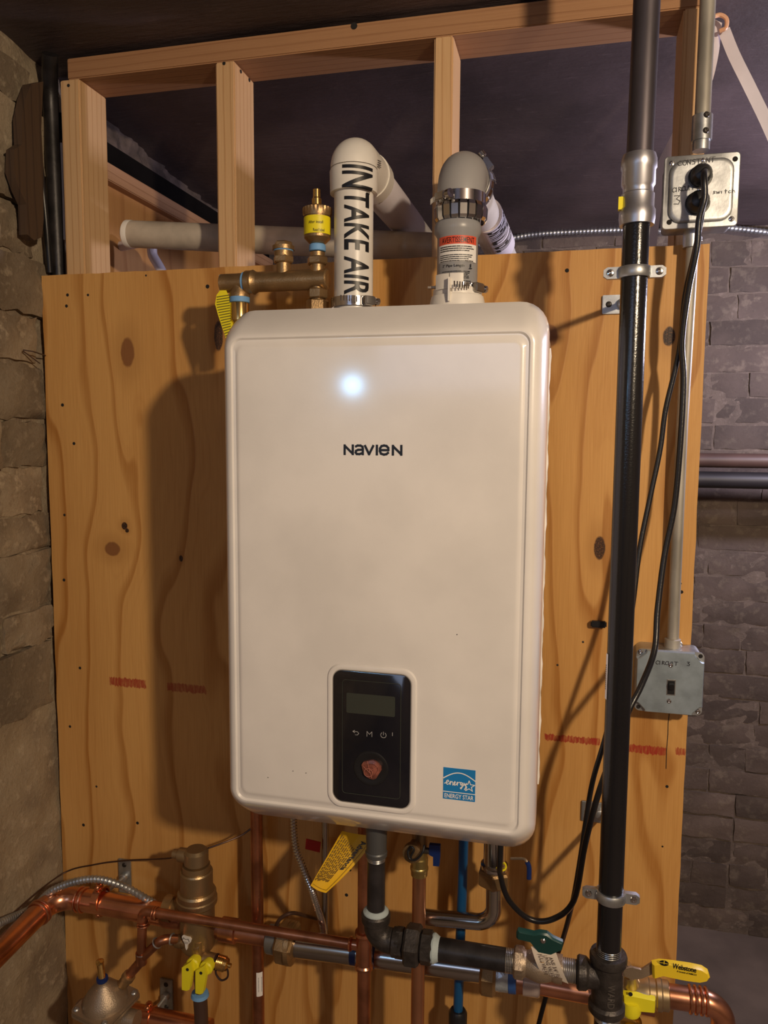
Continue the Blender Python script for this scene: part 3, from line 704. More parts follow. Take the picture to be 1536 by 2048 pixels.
def put_wtext(name, s, size, cx, cz_, m, wd, **k):
    bm = text_bm(s, size, width=wd, **k)
    for i in range(12):
        x = -wd/2+wd*(i+1)/13
        bmesh.ops.bisect_plane(bm, geom=bm.verts[:]+bm.edges[:]+bm.faces[:], plane_co=(x, 0, 0), plane_no=(1, 0, 0))
    for v in bm.verts: v.co = fT(v.co.x+cx, v.co.y+cz_, 0)
    return obj(name, bm, m, et)
put_wtext('label_lettering', 'AVERTISSEMENT', .0082, -.001, 0, M_ink, .052, bold=.006)
h2 = abs(zpx(905, 489, -.18)-zpx(905, 524, -.18))
obj('white_warning_label', patch(fE, hlab/2, hlab/2+h2, -.036, .030, er), M_white, et)
bm = NB(); rl = random.Random(2)
def bars(bm, fm, x0, x1, z0_, n, dz, w_=.0009, gap=.25):
    for i in range(n):
        x = x0
        xe_ = x1-(rl.uniform(.0, .5)*(x1-x0) if i % 3 == 2 else rl.uniform(0, .08)*(x1-x0))
        while x < xe_:
            L_ = rl.uniform(.0018, .006); stroke(bm, [(x, z0_-i*dz), (min(x+L_, xe_), z0_-i*dz)], w_, fm, .0); x += L_+w_*1.1
bars(bm, lambda u, v, d=0: fT(u, v, .0004), -.030, .024, -hlab/2-.0035, 3, .0030, .0013); bars(bm, lambda u, v, d=0: fT(u, v, .0004), -.030, .024, -hlab/2-.0155, 4, .0028, .0012)
obj('label_small_print', bm, M_ink, et)
put_wtext('pipe_length_lettering', '2" Pipe Length', .0050, -.008, -hlab/2-h2-.0062, M_ink, .034, bold=.006)
bm = NB(); bars(bm, lambda u, v, d=0: fT(u, v, -.0002), -.026, .020, -hlab/2-h2-.014, 9, .0023, .0010)
stroke(bm, [(.0185, -hlab/2-h2-.0035), (.0185, -hlab/2-h2-.0075)], .0016, fT); stroke(bm, [(.0165, -hlab/2-h2-.0095), (.0205, -hlab/2-h2-.0095)], .0012, fT)
obj('pipe_small_print', bm, M_ink, et)
# white flue adapter
zf0, zf1, zf2 = zpx(905, 612, -.16), zpx(905, 578, -.16), zpx(905, 551, -.17)
bm = NB(); hh = zf1-zf0; lathe(bm, (ex-.003, ey, zf0-.03), (ex-.003, ey, 9), [(0, .044), (.03, .0425), (.030+hh*.55, .0395), (.030+hh*.60, .037), (.03+hh*.95, .0365), (.03+hh, .035), (.03+hh, .031)], 44); ad = obj('flue_adapter', bm, M_wplas, et)
bm = NB(); f = cmap(V(ex-.003, ey, zf1-.004), (0, 0, 1), V(.0, -1, 0), .036)
for v0, v1 in ((-.030, -.007), (-.0055, .013)):
    sgn = 1 if (f(0, .01, 0)-f(0, 0, 0)).x > 0 else -1
    n = 6; A1 = [f(0, sgn*(v0+(v1-v0)*j/n), 0) for j in range(n+1)]; A2 = [f(0, sgn*(v0+(v1-v0)*j/n), .003) for j in range(n+1)]
    rings(bm, [A1+A2[::-1], [p+V(0, 0, zf2-zf1+.004) for p in A1+A2[::-1]]])
box(bm, (ex-.009, ey-.041, (zf0+zf1)/2+.006), (.0025, .012, .034)); obj('adapter_tabs', bm, M_wplas, ad)
hose_clamp(et, (ex-.003, ey, zpx(905, 577, -.17)), (0, 0, 1), er+.003, (.88, -.48, 0), .014)
bm = NB(); q = P(868, 575, -.16); box(bm, q, (.018, .006, .003)); box(bm, q+V(.003, 0, -.010), (.0025, .004, .018)); obj('clamp_tail', bm, M_bronze, ad)
# elbow of grey rubber
bm = NB(); re_ = .0375
z1 = zpx(916, 385, -.17)
pth = fillet([V(ex, ey, z1-.004), V(ex, ey, EZ-.004), V(ex, ey+.085, EZ-.004)], .040, 14); tube(bm, pth, re_-.002, 40)
obj('rubber_elbow', bm, M_rubber, et)
def finger_clamp(c, axis, r, tilt, fl, hdir):
    c = Vector(c); axis = Vector(axis).normalized(); x, y, a = basis(axis)
    bm = NB(); lathe(bm, c, c+axis, [(-.001, r), (-.001, r+.0016), (.014, r+.0016), (.014, r)], 40, cap=False); b = obj('band_clamp', bm, M_chrome, et)
    n = 19
    bm = NB()
    for i in range(n):
        t = 2*PI*i/n; R = x*math.cos(t)+y*math.sin(t); Tt = a.cross(R)
        w_ = (r*2*PI/n)*.43
        ro = [(0, r+.001), (-.007, r+.0045), (-.022, r+.0035), (-.026, r+.001)]
        for k in range(3):
            s0, r0 = ro[k]; s1_, r1 = ro[k+1]
            q = [c+a*s0+R*r0-Tt*w_, c+a*s0+R*r0+Tt*w_, c+a*s1_+R*r1+Tt*w_, c+a*s1_+R*r1-Tt*w_]
            rings(bm, [q, [p-R*.0012 for p in q]])
    obj('spring_fingers', bm, M_chrome, b)
    h = Vector(hdir).normalized(); t = axis.cross(h); bm = NB(); p = c+axis*.006+h*(r+.005)
    box(bm, p, (.020, .009, .012), axM(t, h, axis), bev=.0015)
    for i in range(5): box(bm, p+t*(-.014-.004*i)+h*(-.003-.0006*i*i*.5), (.0018, .0012, .008), axM(t, h, axis))
    q = p+t*.010; lathe(bm, q, q+t, [(0, .0035), (.004, .0035), (.004, .0065), (.011, .0065), (.011, .0050), (.0104, .0005)], 12); obj('clamp_screw', bm, M_chrome, b)
finger_clamp((ex, ey, z1-.013), (0, 0, 1), re_-.002, 0, 0, (-.62, -.78, 0))
finger_clamp((ex, ey+.066, EZ-.004), (0, -1, 0), re_-.001, 0, 0, (.8, 0, .6))
bm = NB(); cyl(bm, V(ex, ey+.07, EZ-.004), V(ex+.016, .62, EZ-.004), ir, 40); obj('horizontal_run', bm, M_pvc, et)
bm = NB(); aD = V(.016, .55, 0).normalized(); st0 = V(ex+.009, .095, EZ-.004)
lathe(bm, st0, st0+aD, [(0, ir), (0.0005, ir+.0007), (.22, ir+.0007), (.2205, ir)], 40); obj('paper_label', bm, mat('white_paper', (.74, .70, .76), .6), et)
fW = cmap(st0, aD, V(.75, 0, -.55), ir)
bm = text_bm('EXHAUST VENT', .052, width=.15, bold=.01, cuts=20)
sgn = 1 if (fW(0, .01, 0)-fW(0, 0, 0)).x > 0 else -1
for v in bm.verts: v.co = fW(.008+.075+v.co.x, -sgn*v.co.y, .0012)
obj('exhaust_lettering', bm, M_ink, et)

# ================================================================= BRASS MANIFOLD at the top left of the boiler
my = -.150
mz = zpx(590, 561, my); mx0 = P(498, 561, my).x; mx1 = P(656, 561, my).x
rm = .0158
mn = thing('brass_manifold', 'horizontal dull brass manifold with plug and air vent riser above the boiler', 'manifold', ((mx0+mx1)/2, my, TOPZ-.01))
bm = NB(); cyl(bm, (mx0+.006, my, mz), (mx1, my, mz), rm, 28, .002); lathe(bm, (mx0-.004, my, mz), (9, my, mz), [(0, rm+.001), (.012, rm+.0035), (.016, rm+.001), (.020, rm)], 28); obj('body', bm, M_brass, mn)
vx = P(635, 561, my).x
bm = NB(); cyl(bm, (vx, my, TOPZ-.02), (vx, my, mz+.01), .0105, 24); 
hexn(bm, (vx, my, zpx(635, 598, my)), (vx, my, zpx(635, 578, my)), .0165); hexn(bm, (vx, my, zpx(635, 612, my)-.01), (vx, my, zpx(635, 600, my)), .018, rot=.3)
cyl(bm, (vx, my, mz), (vx, my, zpx(635, 505, my)), .0115, 24); hexn(bm, (vx, my, zpx(635, 530, my)), (vx, my, zpx(635, 514, my)), .0165); obj('riser', bm, M_brass, mn)
px_ = P(567, 520, my).x
bm = NB(); cyl(bm, (px_, my, mz), (px_, my, zpx(567, 500, my)), .0115, 24); hexn(bm, (px_, my, zpx(567, 527, my)), (px_, my, zpx(567, 512, my)), .0165)
cyl(bm, (px_, my, zpx(567, 514, my)), (px_, my, zpx(567, 503, my)), .0145, 24); obj('side_port', bm, M_brass, mn)
bm = NB(); z_ = zpx(567, 498, my); lathe(bm, (px_, my, z_-.002), (px_, my, 9), [(0, .012), (0, .0175), (.006, .0175), (.0062, .013)], 24); hexn(bm, (px_, my, z_+.003), (px_, my, zpx(567, 484, my)), .0145); obj('plug', bm, M_brass, mn)
bm = NB(); lathe(bm, (px_, my, zpx(567, 503, my)), (px_, my, 9), [(0, .0150), (.001, .0156), (.0055, .0152), (.006, .0135)], 24); obj('blue_thread_tape', bm, M_tape, mn, label='blue thread tape')
bm = NB(); lathe(bm, (mx0-.0055, my, mz), (9, my, mz), [(-.004, .0150), (-.003, .0166), (.002, .0162), (.003, .0148)], 24); obj('blue_thread_tape', bm, M_tape, mn, label='blue thread tape')
# air vent
az0 = zpx(635, 485, my)
av = thing('air_vent', 'brass float air vent with yellow label, left of the intake pipe', 'valve', (vx, my, zpx(635, 508, my)))
rv = hw(635, 455, my, 50)
bm = NB(); zz = az0; Hv = zpx(637, 415, my)-az0
lathe(bm, (vx, my, az0-.004), (vx, my, 9), [(0, .009), (.004, rv*.72), (.010, rv), (Hv*.80, rv), (Hv*.80, rv*1.05)], 36); obj('body', bm, M_brass, av)
bm = NB(); seg = 48; loops = []
for s_, kk in ((Hv*.80-.004, 0), (Hv*.80, 1), (Hv*.97, 1), (Hv*1.0+.001, .0)):
    loops.append([V(vx+(rv*1.02+(.0012 if (j % 2 and kk) else 0)+(.001*kk))*math.cos(2*PI*j/seg)*(1 if s_ < Hv*.99 else .8), my+(rv*1.02+(.0012 if (j % 2 and kk) else 0))*math.sin(2*PI*j/seg)*(1 if s_ < Hv*.99 else .8), az0+s_) for j in range(seg)])
rings(bm, loops); obj('knurled_cap', bm, M_brass, av)
bm = NB(); zt = az0+Hv; lathe(bm, (vx-.001, my, zt), (vx-.001, my, 9), [(0, .006), (.004, .006), (.004, .0075), (.013, .0075), (.015, .0058), (.027, .0058), (.028, .004)], 20); obj('vent_stem', bm, M_brassb, av)
bm = NB(); lathe(bm, (vx, my, az0+.010), (vx, my, 9), [(0, rv+.0002), (.0005, rv+.0006), (Hv*.80-.016, rv+.0006), (Hv*.80-.0155, rv+.0002)], 36, cap=False); lb = obj('yellow_label', bm, M_yel2, av)
fv = cmap(V(vx, my, az0+Hv*.42), (0, 0, 1), V(.05, -1, 0), rv+.0009)
sv = 1 if (fv(0, .01, 0)-fv(0, 0, 0)).x > 0 else -1
for s_, dx, dz, wd in (('After install', .003, .004, .024), ('Read label', .008, -.008, .018)):
    bm = text_bm(s_, .0045, width=wd, bold=.008)
    for v in bm.verts: v.co = fv(v.co.y+dz, sv*(v.co.x+dx), 0)
    obj('label_lettering', bm, M_ink, lb)
bm = NB(); lathe(bm, (vx, my, az0-.014), (vx, my, 9), [(0, .0118), (.001, .0132), (.009, .013), (.011, .0115)], 24); obj('blue_thread_tape', bm, M_tape, av, label='blue thread tape')
# relief valve at the left of the manifold
rx = P(479, 565, my).x; rz = mz
rv_ = thing('relief_valve', 'brass elbow and shiny relief valve at the left end of the manifold', 'valve', (rx, my, TOPZ-.03))
bm = NB(); a0 = P(443, 565, my).x
lathe(bm, (a0, my, rz), (9, my, rz), [(0, .0135), (.001, .0148), (.030, .0150), (.042, .0155), (.044, .0185), (.053, .0185), (.054, .0165), (.060, .0162)], 26)
lathe(bm, (rx, my, rz), (rx, my, -9), [(0, .014), (.010, .0135), (.016, .0165), (.023, .0165), (.024, .014)], 26); obj('elbow', bm, M_brass, rv_)
bm = NB(); zq = rz-.024; lathe(bm, (rx, my, zq+.002), (rx, my, -9), [(0, .0150), (.001, .0162), (.009, .016), (.0100, .014)], 26); obj('blue_thread_tape', bm, M_tape, rv_, label='blue thread tape')
bm = NB(); lathe(bm, (rx, my, zq-.006), (rx, my, -9), [(0, .0135), (.004, .0150), (.030, .0150), (.034, .012), (.06, .012)], 26); obj('valve_body', bm, M_brassb, rv_)
# yellow inspection tag
tp = [(433, 600), (441, 572), (452, 572), (466, 600), (468, 640), (462, 685), (450, 685), (443, 662), (436, 630)]
tg = thing('relief_valve_tag', 'curled olive-yellow printed tag hanging off the relief valve', 'tag', P(450, 575, -.155))
ys = -.155
bm = NB(); rings(bm, [[P(x, y, -.158)+V(0, q, 0) for x, y in [(430, 608), (433, 590), (442, 578), (452, 580), (460, 598), (467, 620), (466, 650), (461, 686), (455, 686), (446, 660), (436, 630)]] for q in (0, .0008)]); obj('card', bm, M_yel2, tg)
bm = NB()
for i in range(17):
    y = 592+i*5.2; xl = 434+max(0, (y-610)*.28); xr = 462+min(3, (y-590)*.05)
    a, b = P(xl, y+2, -.1584), P(xr-4, y-2, -.1584); f = fmap(a, b-a, V(0, 0, 1)); stroke(bm, [(0, 0), ((b-a).length, 0)], .0014, f, .0002)
obj('printed_lines', bm, mat('olive_ink', (.13, .12, .01), .6), tg)
bm = NB(); a, b = P(441, 550, -.158), P(444, 580, -.158); box(bm, (a+b)/2, (.0072, .002, (a-b).length), bev=.0005); obj('teal_tie', bm, M_teal, tg, label='teal tape tie')

# ================================================================= WHITE DRAIN PIPE behind studs
def dx(px, py, Y): return P(px, py, Y)
wp = thing('white_drain_pipe', 'dusty white plastic pipe running sideways behind the studs', 'pipe', P(500, 480, .140))
a, b = P(262, 468, .140), P(830, 501, .140); rp = hw(300, 467, .140, 47)
bm = NB(); cyl(bm, a, V(.785, b.y, b.z), rp, 36); obj('pipe', bm, M_pvcd, wp)
bm = NB(); ed = (b-a).normalized(); lathe(bm, a-ed*.008, b, [(-.004, rp*.86), (0, rp*1.02), (.010, rp*1.03), (.012, rp*.99)], 36); obj('end_collar', bm, mat('bright_white_pvc', (.85, .83, .78), .4), wp)
bm = NB(); a2 = a+V(.030, .06, -.03); tube(bm, smooth_path([V(-.02, .30, P(296, 480, .26).z), P(296, 485, .27), P(306, 512, .27), P(322, 540, .27), P(345, 590, .27), P(360, 700, .27), V(.16, .27, FZ)]), .011, 16, flat=1.0); 
tag(obj('curved_hose', bm, M_strap, loc=(.16, .27, FZ)), 'pale curved hose just visible below the dusty drain pipe', 'hose')
bm = NB(); tube(bm, smooth_path([P(100, 108, .0), P(101, 200, .035), P(108, 350, .04), P(117, 545, .045), P(122, 640, .045)]), hw(105, 300, .04, 26), 20)
tag(obj('black_drain_pipe', bm, M_blackd, loc=P(118, 600, .045)), 'black vertical pipe between the left wall and the first stud', 'pipe')
bm = NB(); tube(bm, smooth_path([P(62, 215, -.02), P(76, 300, -.01), P(90, 420, .0), P(100, 545, .02)]), .006, 12)
tag(obj('thin_black_cable', bm, M_blkplas, loc=P(100, 545, .02)), 'thin black cable slanting beside the black vertical pipe', 'cable')
bm = NB(); q = P(117, 380, .035); box(bm, q+V(0, .012, 0), (.0085, .006, .185), bev=.001)
tag(obj('pale_trim_strip', bm, mat('pale_strip', (.75, .62, .55), .6), loc=q), 'narrow pale strip between the black pipe and the first stud', 'strip')
# old plank fixed on the left wall
bm = NB(); a, b = PX(48, 150, .012), PX(58, 478, .012); c = (a+b)/2
pts = [(45, 170), (70, 165), (66, 260), (70, 330), (71, 440), (68, 475), (52, 482), (38, 470), (36, 410), (22, 380), (10, 345), (12, 300), (28, 290), (26, 240), (34, 200)]
rings(bm, [[PX(x, y, .006)*1 for x, y in pts], [PX(x, y, .006)+V(.018, 0, 0) for x, y in pts]])
tag(obj('old_wood_plank', bm, M_nail, loc=b), 'old dark brown timber fixed to the upper left stone wall', 'plank')
bm = NB(); tube(bm, [PX(46, 700, .004), PX(66, 703, .02), P(91, 711, -.004)], .0012, 6); tube(bm, [PX(46, 702, .004), PX(80, 727, .014)], .0012, 6)
tag(obj('rusty_nail_wire', bm, mat('rust', (.06, .03, .018), .8), loc=PX(66, 703, .01)), 'bent rusty wire sticking out of left wall at the board edge', 'wire')

# ================================================================= BLACK GAS PIPE on the right
gx, gy, gr = 1.0825, -.250, .0167
gz_c = zpx(1283, 310, gy); gz_c2 = zpx(1272, 445, gy)
gp = thing('black_gas_pipe', 'long glossy black vertical gas pipe standing right of the boiler', 'pipe', (gx, gy, zpx(1215, 1900, gy)))
bm = NB(); cyl(bm, (gx, gy, zpx(1214, 1912, gy)), (gx, gy, gz_c2+.01), gr+.0004, 32); obj('lower_pipe', bm, M_black, gp, label='glossy black painted lower length')
bm = NB(); cyl(bm, (gx+.001, gy, gz_c-.01), (gx+.004, gy, cz(gy)+.0), gr, 32); obj('upper_pipe', bm, M_steelp, gp, label='dull dark steel upper length')
bm = NB(); Lc = gz_c-gz_c2
lathe(bm, (gx+.0005, gy, gz_c2-.004), (gx+.0005, gy, 9), [(0, gr+.0015), (0, gr+.0050), (Lc*.10, gr+.0062), (Lc*.22, gr+.0062), (Lc*.26, gr+.0042), (Lc*.46, gr+.0042), (Lc*.48, gr+.0024), (Lc*.56, gr+.0024), (Lc*.60, gr+.0046), (Lc*.82, gr+.0046), (Lc*.85, gr+.0060), (Lc*.97, gr+.0058), (Lc+.004, gr+.0040), (Lc+.004, gr)], 36)
pc_ = obj('press_coupling', bm, M_press, gp)
q = P(1243, 410, gy); bm = NB(); box(bm, V(gx-gr-.004, gy-.0055, q.z), (.006, .008, .016)); obj('yellow_marker', bm, M_yel2, pc_)
bm = NB(); f = cmap(V(gx, gy, zpx(1207, 1350, gy)), (0, 0, 1), V(-.97, -.25, 0), gr+.0010)
bmm = patch(f, -.032, .032, -.004, .0045, gr, 6, .0002); lb = obj('barcode_sticker', bmm, M_white, gp)
bm = NB()
for i in range(12): stroke(bm, [(-.018+i*.0030, -.0005), (-.018+i*.0030, .0035)], .0012, lambda u, v, d=0: f(u, v, .0006))
obj('barcode', bm, M_ink, lb)

def pipe_strap(x, y, z, r, rod_px, label, grp='split ring pipe hangers'):
    t = thing('pipe_hanger', label, 'hanger', (x, -.003, z))
    bm = NB(); R = r+.0004
    # two half rings clamping the pipe, ears left and right
    lathe(bm, (x, y, z-.007), (x, y, 9), [(0, R), (0, R+.0030), (.003, R+.0045), (.011, R+.0045), (.014, R+.003), (.014, R)], 36, cap=False)
    for s in (-1, 1):
        pts = [(0, -.0075), (.016, -.0075), (.021, -.004), (.021, .004), (.016, .0075), (0, .0075)]
        fm = fmap(V(x+s*(R+.001), y, z), V(s, 0, 0), V(0, 0, 1)); slab(bm, pts, fm, -.004, .004)
    obj('ring', bm, M_zinc, t)
    for s in (-1, 1):
        q = V(x+s*(R+.0135), y-.0035, z); screw(t, q, (0, -1, 0), .0055, M_chrome)
    bm = NB(); threads(bm, (x, y+R+.003, z), (x, -.006, z), .0048, .0024, .0006, 14); obj('threaded_rod', bm, M_zinc, t)
    return t
def wall_plate(t, c, vertical, lw=.075, sw_=.030):
    s = (sw_, .005, lw) if vertical else (lw, .005, sw_)
    bm = NB(); box(bm, c+V(0, -.0030, 0), s, bev=.001); b = obj('wall_plate', bm, M_zinc, t)
    bm = NB(); lathe(bm, c+V(0, -.004, 0), c+V(0, -1, 0), [(0, .0095), (.010, .008), (.011, .0065)], 20); obj('boss', bm, M_zinc, b)
    d = V(0, 0, lw*.34) if vertical else V(lw*.34, 0, 0)
    for s_ in (-1, 1): screw(b, c+d*s_+V(0, -.0055, 0), (0, -1, 0), .005, M_iron)
zt1 = zpx(1212, 610, 0); h1 = pipe_strap(gx, gy, zt1+.0, gr, None, 'zinc ring hanger near the top of the black gas pipe'); wall_plate(h1, V(gx, 0, zt1), False, .062, .030)
# visible depth of the ring fits the upper clamp
zt2 = zpx(1190, 1622, 0); h2_ = pipe_strap(gx, gy, zt2, gr, None, 'zinc ring hanger near the foot of the black gas pipe'); wall_plate(h2_, V(gx-.006, 0, zt2), False, .062, .036)
# small black cable clip on the board
bm = NB(); q = P(1197, 1247, -.004); box(bm, q+V(0, -.004, 0), (.026, .010, .011), bev=.002); tag(obj('cable_clip', bm, M_blkplas, loc=q), 'small black clip on the board behind the gas pipe', 'clip')

# tee at the bottom
tz0, tz1 = zpx(1214, 1905, gy), zpx(1212, 2022, gy); rt = .0215
tzc = zpx(1190, 1938, gy-.0)
te = thing('iron_tee', 'dark cast iron tee at the foot of the black gas pipe', 'fitting', (gx, gy, tz1))
bm = NB(); Lt = tz0-tz1
lathe(bm, (gx, gy, tz0), (gx, gy, -9), [(0, gr+.001), (0, rt+.0035), (.004, rt+.0048), (.012, rt+.0045), (.016, rt+.0005), (Lt-.016, rt+.0005), (Lt-.012, rt+.0042), (Lt-.003, rt+.0042), (Lt, rt+.002), (Lt, gr)], 36); obj('body', bm, M_iron, te)
bxl = P(1150, 1935, gy).x
gb1 = V(gx, gy, tz0-Lt*.46)          # branch centre
bdir = (P(890, 1893, gy)-P(1180, 1943, gy)).normalized(); bdir = V(-1, 0, 0)
zb_ = (tz0+tz1)/2+.008
bm = NB(); lathe(bm, (gx, gy, zb_), (-9, gy, zb_), [(0, .019), (.026, .019), (.030, .0225), (.040, .0235), (.043, .021), (.043, .015)], 32); obj('branch', bm, M_iron, te)
bm = NB(); threads(bm, (gx, gy, tz0-.001), (gx, gy, tz0+.010), gr+.0008, .0022); obj('exposed_thread', bm, M_thread, te)
fW2 = cmap(V(gx, gy, (tz0+tz1)/2-.006), (0, 0, -1), V(.2, -1, 0), rt+.0008)
sgn = 1 if (fW2(0, .01, 0)-fW2(0, 0, 0)).x > 0 else -1
bm = text_bm('WARD', .010, width=.036, bold=.02)
for v in bm.verts: v.co = fW2(v.co.x, sgn*v.co.y, .0006)
obj('cast_lettering', bm, mat('worn_iron', (.14, .125, .115), .4, .6), te)
bm = NB(); cyl(bm, (gx, gy, tz1+.002), (gx, gy, FZ), gr, 28); gl = tag(obj('gas_drip_leg', bm, M_blackd, loc=(gx, gy, FZ)), 'dark pipe stub dropping from the iron tee', 'pipe')
bm = NB(); threads(bm, (gx, gy, tz1-.012), (gx, gy, tz1+.001), gr+.0008); obj('exposed_thread', bm, M_thread, gl)

# ---------------------------------------------------------------- gas branch, valve, union, elbow
gv = thing('gas_ball_valve', 'brass gas valve with dark green handle left of the iron tee', 'valve', (P(1085, 1925, gy).x, gy, zb_-.025))
xa, xb = P(1150, 1937, gy).x, P(1120, 1930, gy).x
bm = NB(); threads(bm, (gx-.043, gy, zb_), (P(1122, 1935, gy).x, gy, zb_), gr, .0025); obj('nipple', bm, M_thread, gv)
xv0, xv1 = P(1030, 1920, gy).x, P(1125, 1935, gy).x
bm = NB(); Lv = xv1-xv0; lathe(bm, (xv0, gy, zb_), (9, gy, zb_), [(0, gr), (0, .0195), (Lv*.16, .0200), (Lv*.24, .0175), (Lv*.34, .0195), (Lv*.5, .0225), (Lv*.68, .0205), (Lv*.78, .0180), (Lv*.86, .0195), (Lv, .0195), (Lv, gr)], 30)
hexn(bm, (xv0-.002, gy, zb_), (xv0+Lv*.2, gy, zb_), .0225, rot=.4); obj('body', bm, M_bronze, gv)
hc = P(1085, 1876, gy-.03)
bm = NB(); cyl(bm, (hc.x, gy, zb_+.01), (hc.x, gy-.022, zb_+.030), .008, 16); obj('stem', bm, M_brass, gv)
bm = NB()
pts = [(-.036, .014), (-.034, .018), (-.012, .016), (-.004, .020), (.006, .020), (.015, .013), (.028, .008), (.027, -.005), (.014, -.016), (.006, -.022), (-.003, -.021), (-.008, -.012), (-.018, .002), (-.036, .004)]
hf = fmap(V(hc.x, gy-.026, zpx(1085, 1885, gy-.026)), (1, 0, 0), V(0, -.25, .97)); rings(bm, [[hf(u, v, -.004) for u, v in pts], [hf(u*1.02, v*1.02, 0) for u, v in pts], [hf(u*1.02, v*1.02, .002) for u, v in pts], [hf(u*.94, v*.92, .0045) for u, v in pts]]); hd = obj('handle', bm, M_green, gv, label='dark green handle')
screw(hd, hf(.001, .008, .0045), hf(0, 0, 1)-hf(0, 0, 0), .0042, M_chrome)
# paper tag wrapped on valve
gt = thing('gas_valve_tag', 'cream printed paper tag draped over the brass gas valve', 'tag', P(1090, 1900, gy-.03))
def ribbon(A, B, C_, D_, n, bulge, th=.0006):
    bm = NB(); l0, l1 = [], []
    for i in range(n+1):
        t = i/n; p = A.lerp(D_, t); q = B.lerp(C_, t); off = V(0, -bulge*math.sin(PI*t), 0); l0.append(p+off); l1.append(q+off)
    top = [[bm.verts.new(p) for p in l0], [bm.verts.new(p) for p in l1]]
    for i in range(n): bm.faces.new((top[0][i], top[0][i+1], top[1][i+1], top[1][i]))
    ge = bmesh.ops.solidify(bm, geom=bm.faces[:], thickness=th); return bm
ty = gy-.026
TA, TB, TC, TD = P(1062, 1893, ty), P(1108, 1893, ty), P(1137, 1968, ty+.010), P(1080, 1942, ty+.006)
obj('card', ribbon(TA, TB, TC, TD, 8, .004), M_cream, gt)
bm = NB(); 
for j, (s_, t_) in enumerate((('FULL VALVE', .30), ('LP/NG VALVE', .52), ('ANSI 3/4" PSI', .74))):
    m0 = TA.lerp(TB, t_*.9+.05).lerp(TD.lerp(TC, t_), .55)
    fm = fmap(m0+V(0, -.0052, 0), (TC-TB), (TB-TA)); b2 = text_bm(s_, .0055, width=.036, bold=.01)
    for v in b2.verts: v.co = fm(v.co.x, v.co.y, .0)
    obj('tag_lettering', b2, mat('brown_ink', (.10, .07, .06), .6), gt)
# long black nipple, union, elbow, vertical nipple
gn = thing('gas_branch_pipe', 'black iron union, nipples and elbow feeding the boiler gas inlet', 'pipe', (P(755, 1700, gy).x, gy, zb_-.03))
xu1 = P(868, 1885, gy).x
bm = NB(); cyl(bm, (xu1-.01, gy, zb_), (xv0+.004, gy, zb_), gr, 30); obj('long_nipple', bm, M_blackd, gn)
bm = NB(); threads(bm, (xv0-.014, gy, zb_), (xv0, gy, zb_), gr+.0006, .0022); obj('exposed_thread', bm, M_thread, gn)
xu0 = P(790, 1862, gy).x; Lu = xu1-xu0
bm = NB(); hexn(bm, (xu0+Lu*.26, gy, zb_), (xu0+Lu*.66, gy, zb_), .0305, rot=.25); hexn(bm, (xu0+Lu*.66, gy, zb_), (xu0+Lu*.98, gy, zb_), .0245, rot=.25, seg=8); hexn(bm, (xu0, gy, zb_), (xu0+Lu*.26, gy, zb_), .0225, rot=.25, seg=8); obj('union', bm, M_iron, gn)
bm = NB(); lathe(bm, (xu0+Lu*.96, gy, zb_), (9, gy, zb_), [(0, gr), (0, gr+.0045), (.003, gr+.005), (.008, gr+.0020), (.011, gr)], 26); obj('pipe_dope', bm, M_dope, gn, label='pale grey pipe dope ring')
ex_ = P(752, 1800, gy).x
bm = NB(); pth = fillet([V(ex_, gy, zb_+.045), V(ex_, gy, zb_+.002), V(ex_+.045, gy, zb_)], .022, 10); tube(bm, pth, .0185, 28)
lathe(bm, (ex_, gy, zb_+.028), (ex_, gy, 9), [(0, .0195), (.002, .0220), (.013, .0225), (.016, .020), (.016, .014)], 28); lathe(bm, (ex_+.026, gy, zb_), (9, gy, zb_), [(0, .0190), (.002, .0215), (.012, .0220), (.014, .018)], 28); obj('elbow', bm, M_iron, gn)
bm = NB(); lathe(bm, (ex_, gy, zb_+.042), (ex_, gy, 9), [(0, .014), (.0, .0200), (.004, .0195), (.008, .0150)], 26); obj('pipe_dope', bm, M_dope, gn, label='pale grey pipe dope ring')
bm = NB(); threads(bm, (xu0-.008, gy, zb_), (xu0+.002, gy, zb_), .0165, .0022); obj('exposed_thread', bm, M_thread, gn)
bm = NB(); cyl(bm, (ex_, gy, zb_+.04), (ex_, gy, bz0+.002), .0136, 28); obj('short_nipple', bm, M_blackd, gn)
zg = zpx(752, 1710, gy); bm = NB(); lathe(bm, (ex_, gy, zg), (ex_, gy, 9), [(0, .0135), (0, .0165), (.006, .0170), (.008, .0155), (bz0-zg-.0, .0165), (bz0-zg+.002, .0165)], 28); obj('inlet_fitting', bm, mat('grey_fitting', (.13, .135, .14), .45, .6), gn)
bm = NB(); threads(bm, (ex_, gy, zg-.008), (ex_, gy, zg), .0142, .0018); obj('exposed_thread', bm, M_thread, gn)

